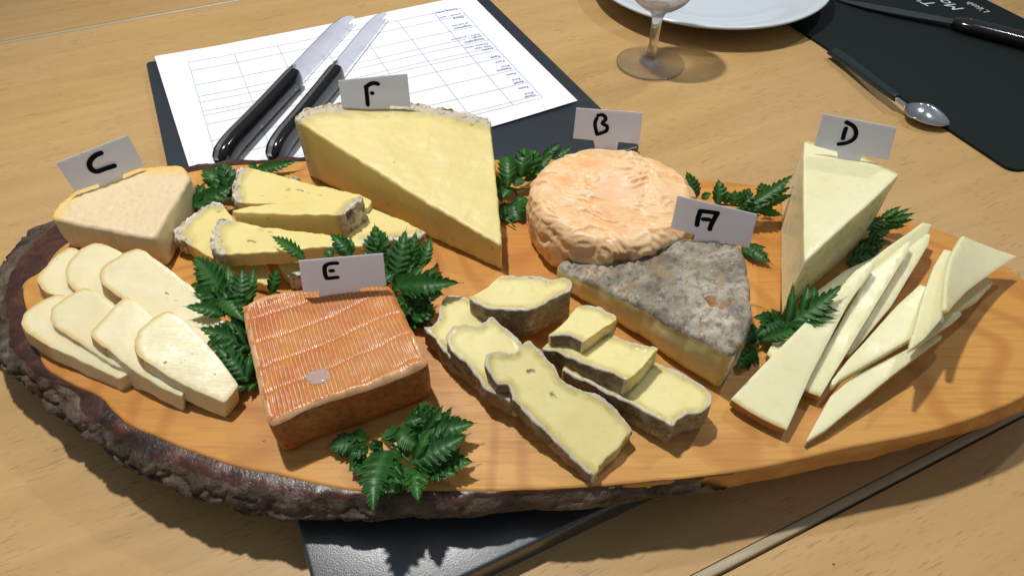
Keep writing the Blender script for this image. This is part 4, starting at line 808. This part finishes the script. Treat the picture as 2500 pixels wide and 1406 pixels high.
# ---------------------------------------------------------------- cutlery
m_steel = plain('brushed_steel', (.62, .64, .70), .26, Metallic=1.0); m_hand = plain('black_handle', (.008, .008, .010), .16, Specular__IOR__Level=.6); m_tang = plain('tang_steel', (.42, .40, .38), .35, Metallic=1.0)
def knife(label, pb, pj, pt, zb, zj, zt, whp, wbp, tilt=1.5, group='knives on the tasting sheet'):
    """pb butt, pj junction of handle and blade, pt tip (photo points on the axis)"""
    b, j, t = P(*pb, zb), P(*pj, zj), P(*pt, zt); d = (t-b).normalized(); k = thing('knife', label, 'knife', tuple(b), group)
    s = d.cross(V((0, 0, 1))).normalized(); s = s if s.x > 0 else -s; n = s.cross(d); n = n if n.z > 0 else -n
    s2 = (s*cos(tilt)-n*sin(tilt)).normalized(); n2 = (s*sin(tilt)+n*cos(tilt)).normalized()      # blade side direction and its normal
    hw = whp*.92*scale_at((b+j)/2)/2; ht = hw*.74; L = (j-b).length; vs, K, S = [], 20, 26
    for q in range(S+1):
        u = q/S; e = 1.0
        if u < .10: e = sqrt(max(0, 1-((.10-u)/.10)**2))*.97+.03
        if u > .95: e = .55+.45*sqrt(max(0, 1-((u-.95)/.05)**2))
        bend = -s2*(hw*.55*max(0, (.25-u)/.25)**2)*-1
        for a in range(K):
            th = 2*pi*a/K; cx, cy = cos(th), sin(th); cx = math.copysign(abs(cx)**.65, cx); cy = math.copysign(abs(cy)**.65, cy)
            vs.append(b+d*(L*u)+bend+s2*(cx*hw*e*(1-.12*sin(pi*u)))+n2*(cy*ht*e))
    fs = [(q*K+a, q*K+(a+1) % K, (q+1)*K+(a+1) % K, (q+1)*K+a) for q in range(S) for a in range(K)]+[list(range(K))[::-1], list(range(S*K, (S+1)*K))]
    h = meshobj('handle', vs, fs, m_hand, k)
    # tang strip along the upper edge
    tv = []
    for q in range(S+1):
        u = .02+.98*q/S; e = sqrt(max(0, 1-((.10-u)/.10)**2))*.97+.03 if u < .1 else 1.0; bend = s2*(hw*.55*max(0, (.25-u)/.25)**2); w_ = hw*e*(1-.12*sin(pi*u))
        c = b+d*(L*u)+bend-s2*(w_+.0001)
        for x, y in ((0, -1), (0, 1), (1, 1), (1, -1)): tv.append(c+s2*(x*.002)+n2*(y*.0016)-s2*.0004)
    meshobj('tang', tv, [(q*4+a, q*4+(a+1) % 4, q*4+4+(a+1) % 4, q*4+4+a) for q in range(S) for a in range(4)]+[(0, 1, 2, 3), (S*4+3, S*4+2, S*4+1, S*4)], m_tang, k, smooth=False)
    for u in (.42, .86):
        c = b+d*(L*u)+s2*hw*.35+n2*(ht*.93); r_ = .0011
        meshobj('rivet', [c+d*(r_*cos(a))+s2*(r_*sin(a))+n2*.0002 for a in [2*pi*i/12 for i in range(12)]]+[c+n2*.0005], [(i, (i+1) % 12, 12) for i in range(12)], m_tang, k)
    # blade with a forked, hooked tip
    bw = wbp*1.30*scale_at(j)/2; LB = (t-j).length; o2 = [(0, -.95), (.3, -1), (.62, -1), (.8, -.72), (.91, -.35), (1.0, .28), (.985, .40), (.93, .32), (.885, .30), (.90, .52), (.95, .70), (.96, .86), (.93, .93), (.84, .93), (.6, 1.0), (.3, 1.0), (0, .95)]
    th = .0007; top = [j-d*.004+d*((LB+.004)*x)+s2*(y*bw)+n2*(th if 0 else th*.5) for x, y in o2]; bo = [p-n2*th for p in top]; kk = len(o2)
    bl_ = meshobj('blade', top+bo, [list(range(kk)), list(range(kk, 2*kk))[::-1]]+[(i, (i+1) % kk, kk+(i+1) % kk, kk+i) for i in range(kk)], m_steel, k, smooth=False)
    return k
knife('black handled knife with forked tip, left of the pair on the sheet', (524, 396), (727, 178), (862, 40), .0195, .0200, .0165, 62, 42)
knife('black handled knife with forked tip, right of the pair on the sheet', (655, 386), (827, 168), (944, 32), .0195, .0200, .0165, 60, 36)
# ---------------------------------------------------------------- plate, glass, mat, spoon
def lathe(name, prof, c, mt, parent=None, K=96):
    vs = [V((c[0]+r_*cos(2*pi*i/K), c[1]+r_*sin(2*pi*i/K), c[2]+z)) for r_, z in prof for i in range(K)]; n_ = len(prof)
    fs = [(q*K+i, q*K+(i+1) % K, (q+1)*K+(i+1) % K, (q+1)*K+i) for q in range(n_-1) for i in range(K)]
    if prof[0][0] > 1e-5: fs.append(list(range(K))[::-1])
    if prof[-1][0] > 1e-5: fs.append(list(range((n_-1)*K, n_*K)))
    return meshobj(name, vs, fs, mt, parent)
m_china = plain('white_china', (.62, .68, .74), .16, Specular__IOR__Level=.6)
pr_ = [(.060, .0006), (.062, .0), (.066, .0), (.068, .002), (.085, .006), (.105, .0125), (.118, .0170), (.1205, .0185), (.1215, .0195), (.1212, .0208), (.1195, .0212), (.112, .0195), (.098, .0158), (.088, .0120), (.080, .0088), (.072, .0070), (.060, .0062), (.03, .0060), (.002, .0060)]
plt = lathe('plate', pr_, (.2015, .708, .0035), m_china); tag(plt, 'round white china plate at the top behind the wine glass', 'plate')
gm = M('clear_glass'); lw0 = gm.n('LayerWeight', Blend=.5); fr_ = gm.mr(gm.math('POWER', lw0.outputs['Facing'], 5.0), 0, 1, .07, .9); lw = gm.n('LayerWeight', Blend=.35); tp = gm.n('BsdfTransparent', Color=gm.mix(gm.mr(lw.outputs['Facing'], .60, .97, 0.0, 1.0), (.97, .98, .98), (.50, .53, .56)))
gl_ = gm.n('BsdfGlossy', Roughness=.02); mx_ = gm.n('MixShader', Fac=fr_); gm.t.links.new(tp.outputs[0], mx_.inputs[1]); gm.t.links.new(gl_.outputs[0], mx_.inputs[2]); rf_ = gm.n('BsdfGlass', IOR=1.5, Roughness=0.0); mz_ = gm.n('MixShader', Fac=.72); gm.t.links.new(mx_.outputs[0], mz_.inputs[1]); gm.t.links.new(rf_.outputs[0], mz_.inputs[2]); gm.t.links.new(mz_.outputs[0], gm.t.nodes['Material Output'].inputs[0]); m_glass = gm.m
gc_ = P(1587, 158, 0); gp = [(.0005, .0012), (.012, .0011), (.0285, .0006), (.0300, .0010), (.0302, .0016), (.0295, .0021), (.020, .0030), (.011, .0046), (.0062, .0075), (.0046, .012), (.0040, .022), (.0040, .034), (.0050, .044), (.0085, .0500), (.0160, .0545), (.0235, .0610), (.0285, .0700), (.0308, .0820), (.0300, .0980), (.0275, .1130), (.0268, .1138), (.0262, .1130), (.0288, .0980), (.0296, .0820), (.0273, .0705), (.0224, .0622), (.0150, .0562), (.0070, .0530), (.0005, .0525)]
def smoothp(pr):
    o = []
    for i in range(len(pr)-1):
        a, b, c, d = pr[max(0, i-1)], pr[i], pr[i+1], pr[min(len(pr)-1, i+2)]
        for t in (0, .25, .5, .75): o.append(tuple(max(.0004 if q == 0 else -.1, cr4(a[q], b[q], c[q], d[q], t)) for q in (0, 1)))
    return o+[pr[-1]]
g_ = thing('wine_glass', 'clear stemmed wine glass standing in front of the white plate', 'glass', (gc_.x, gc_.y, 0)); lathe('glass', smoothp(gp), (gc_.x, gc_.y, .0002), m_glass, g_, 72)
m_mat = plain('dark_mat', (.004, .010, .009), .7, Specular__IOR__Level=.25, bump_=(400, .25, .0003))
mp0, mp1 = P(2470, 416, .0025), P(1936, 62, .0025); md = (mp1-mp0).normalized(); mu0, mu1 = P(2500, 46, .0025), P(2408, 0, .0025); mud = (mu1-mu0).normalized()
mt_ = [mp0, mp0+md*.37, mu1+mud*.10, mu0-mud*.10, P(2700, 350, .0025), P(2560, 405, .0025)]
for p in mt_: p.z = .0025
def fil3(pts, r_):
    o = []
    for i in range(len(pts)):
        a, b, c = pts[i-1], pts[i], pts[(i+1) % len(pts)]; p0 = b+(a-b).normalized()*r_; p2 = b+(c-b).normalized()*r_
        for t in (0, .2, .4, .6, .8, 1): o.append(p0*(1-t)**2+b*(2*t*(1-t))+p2*t*t)
    return o
mm = fil3(mt_, .008); k = len(mm); mat_o = meshobj('dark_mat', mm+[V((p.x, p.y, .0003)) for p in mm], [list(range(k)), list(range(k, 2*k))[::-1]]+[(i, (i+1) % k, k+(i+1) % k, k+i) for i in range(k)], m_mat, None, smooth=False)
tag(mat_o, 'dark slate green mat under the spoon handle at the upper right', 'mat')
m_wtext = plain('white_print', (.62, .66, .70), .6)
tu = (P(2360, 2, .0025)-P(2418, 30, .0025)).normalized(); tv_ = V((-tu.y, tu.x, 0))
card2 = mat_o
for s_, x, y, sz in (("L'étab", 2419, 31, .0105), ('Mo', 2357, 24, .019), ("T'", 2292, 14, .019)):
    text(s_, P(x, y, .0025), tu, tv_, sz, m_wtext, mat_o, 'printed_lettering', z=.0029) if False else None
def tprint(body, x, y, sz):
    cu = bpy.data.curves.new('t', 'FONT'); cu.body = body; cu.size = sz; cu.shear = .2; o = bpy.data.objects.new('t', cu); LINK(o); dg = bpy.context.evaluated_depsgraph_get(); dg.update()
    m = bpy.data.meshes.new_from_object(o.evaluated_get(dg)); bpy.data.objects.remove(o); st = P(x, y, .0025)
    vs = [st+tu*v.co.x+tv_*v.co.y for v in m.vertices]; vs = [V((v.x, v.y, .0029)) for v in vs]
    meshobj('printed_lettering', vs, [list(p.vertices) for p in m.polygons], m_wtext, mat_o, smooth=False)
tprint("L'étab", 2419, 31, .0105); tprint('Mo', 2357, 24, .019); tprint("T'", 2292, 14, .019)
# knife lying across the mat
def knife3():
    a, j, b = P(2036, 1, .0040), P(2325, 54, .0080), P(2640, 132, .0100); d = (b-a).normalized(); s = V((d.y, -d.x, 0)); k = thing('knife', 'black handled knife lying across the dark mat at the upper right', 'knife', tuple(j))
    dj = (j-a); L = dj.length; o2 = [(0, .3), (.1, -.2), (.3, -.9), (.6, -1.1), (1, -.9), (1, .9), (.5, 1.0), (.2, .9)]
    top = [a+dj*x-s*(y*.0065) for x, y in o2]; kk = len(o2)
    meshobj('blade', [p+V((0, 0, .0006)) for p in top]+[p-V((0, 0, .0006)) for p in top], [list(range(kk)), list(range(kk, 2*kk))[::-1]]+[(i, (i+1) % kk, kk+(i+1) % kk, kk+i) for i in range(kk)], plain('dark_reflection_steel', (.20, .21, .22), .3, Metallic=1.0), k, smooth=False)  # shiny blade's dark reflection is painted into the steel's base colour
    vs, K, S = [], 16, 12; L2 = (b-j).length; dd_ = (b-j).normalized()
    for q in range(S+1):
        u = q/S; e = .6+.4*min(1, u*10) if u < .1 else (sqrt(max(.01, 1-((u-.9)/.1)**2)) if u > .9 else 1)
        for i in range(K):
            th = 2*pi*i/K; cx, cy = cos(th), sin(th); vs.append(j+dd_*(L2*u)+s*(math.copysign(abs(cx)**.6, cx)*.0095*e)+V((0, 0, math.copysign(abs(cy)**.6, cy)*.0055*e)))
    meshobj('handle', vs, [(q*K+i, q*K+(i+1) % K, (q+1)*K+(i+1) % K, (q+1)*K+i) for q in range(S) for i in range(K)]+[list(range(K))[::-1], list(range(S*K, (S+1)*K))], m_hand, k)
    for u in (.13, .55):
        c = j+dd_*(L2*u)+V((0, 0, .0056))-s*.002; meshobj('rivet', [c+V((.0012*cos(t), .0012*sin(t), 0)) for t in [2*pi*i/12 for i in range(12)]]+[c+V((0, 0, .0003))], [(i, (i+1) % 12, 12) for i in range(12)], m_steel, k)
knife3()
def spoon():
    m_sp = plain('polished_steel', (.75, .75, .76), .12, Metallic=1.0)
    k = thing('spoon', 'steel teaspoon with dark green handle resting against the mat edge', 'spoon', tuple(P(2200, 250, 0)))
    pts = [(2034, 126, .006), (2080, 158, .008), (2130, 196, .010), (2175, 229, .0115), (2190, 240, .0118)]
    pc_ = [P(*q) for q in pts]; vs, K = [], 14
    fine = [cr4(pc_[max(0, i-1)], pc_[i], pc_[i+1], pc_[min(4, i+2)], t/5) for i in range(4) for t in range(5)]+[pc_[-1]]
    for q, p in enumerate(fine):
        u = q/(len(fine)-1); d = (fine[min(q+1, len(fine)-1)]-fine[max(0, q-1)]).normalized(); s = d.cross(V((0, 0, 1))).normalized(); w_ = .0062-.0030*u
        for i in range(K): th = 2*pi*i/K; vs.append(p+s*(math.copysign(abs(cos(th))**.7, cos(th))*w_)+V((0, 0, math.copysign(abs(sin(th))**.7, sin(th))*.0030)))
    S = len(fine)-1; meshobj('handle', vs, [(q*K+i, q*K+(i+1) % K, (q+1)*K+(i+1) % K, (q+1)*K+i) for q in range(S) for i in range(K)]+[list(range(K))[::-1], list(range(S*K, (S+1)*K))], plain('green_black_handle', (.008, .022, .020), .35), k)
    j = P(2188, 238, .0118); e = P(2318, 303, .0065); d = (e-j); L = d.length; d.normalize(); s = d.cross(V((0, 0, 1))).normalized(); n_ = s.cross(d); n_ = n_ if n_.z > 0 else -n_
    vs = []; S, K = 40, 16
    for lay in (0, 1):
        for q in range(S+1):
            u = q/S; neck = .0026
            if u < .22: w_ = neck+.0004*u; dep = 0
            else: x = (u-.22)/.78; w_ = max(neck*(1-x*3), .0145*sin(pi*min(1, x**.80*.985+.015))**.62) if x > .0 else neck; dep = .0055*sin(pi*x)**.8
            for i in range(K+1):
                y = -1+2*i/K; c = j+d*(L*u)+s*(w_*y)-n_*(dep*(1-y*y))+n_*((.0012*(1-y*y) if u < .22 else 0))-n_*(.0012*lay)
                vs.append(c+V((0, 0, -.0035*sin(pi*min(1, u/.5))*(1 if u < .5 else 0)*.6)))
    Np = (S+1)*(K+1); g = lambda l, q, i: l*Np+q*(K+1)+i
    fs = [(g(0, q, i), g(0, q, i+1), g(0, q+1, i+1), g(0, q+1, i)) for q in range(S) for i in range(K)]+[(g(1, q, i), g(1, q+1, i), g(1, q+1, i+1), g(1, q, i+1)) for q in range(S) for i in range(K)]
    fs += [(g(0, q, 0), g(0, q+1, 0), g(1, q+1, 0), g(1, q, 0)) for q in range(S)]+[(g(0, q, K), g(1, q, K), g(1, q+1, K), g(0, q+1, K)) for q in range(S)]+[(g(0, 0, i), g(1, 0, i), g(1, 0, i+1), g(0, 0, i+1)) for i in range(K)]+[(g(0, S, i), g(0, S, i+1), g(1, S, i+1), g(1, S, i)) for i in range(K)]
    meshobj('bowl', vs, fs, m_sp, k)
spoon()

def bit(px, py, z, r_, mt, label, cat, sq=.6):
    c = P(px, py, z); vs = []
    for k, (h, q) in enumerate(((0, .9), (.5, 1), (1, .55))):
        for i in range(9): a = 2*pi*i/9; f = q*(1+.3*NZ.noise(V((px+i*.7, k, 1)))); vs.append(c+V((r_*f*cos(a), r_*f*sin(a)*sq, r_*.8*h)))
    o = meshobj('crumb' if cat == 'crumb' else 'drop', vs, [(k*9+i, k*9+(i+1) % 9, (k+1)*9+(i+1) % 9, (k+1)*9+i) for k in range(2) for i in range(9)]+[list(range(18, 27)), list(range(9))[::-1]], mt); tag(o, label, cat)
bit(645, 1075, BZ+.0001, .0008, m_drop, 'tiny clear drop on the wood left of the square cheese', 'drop')
bit(2035, 1376, .0001, .0007, m_Drind, 'tiny brown crumb on the near table at the lower right', 'crumb')
bit(2018, 1050, BZ+.0001, .0006, m_D, 'tiny ivory crumb on the wood between two ivory slices', 'crumb')
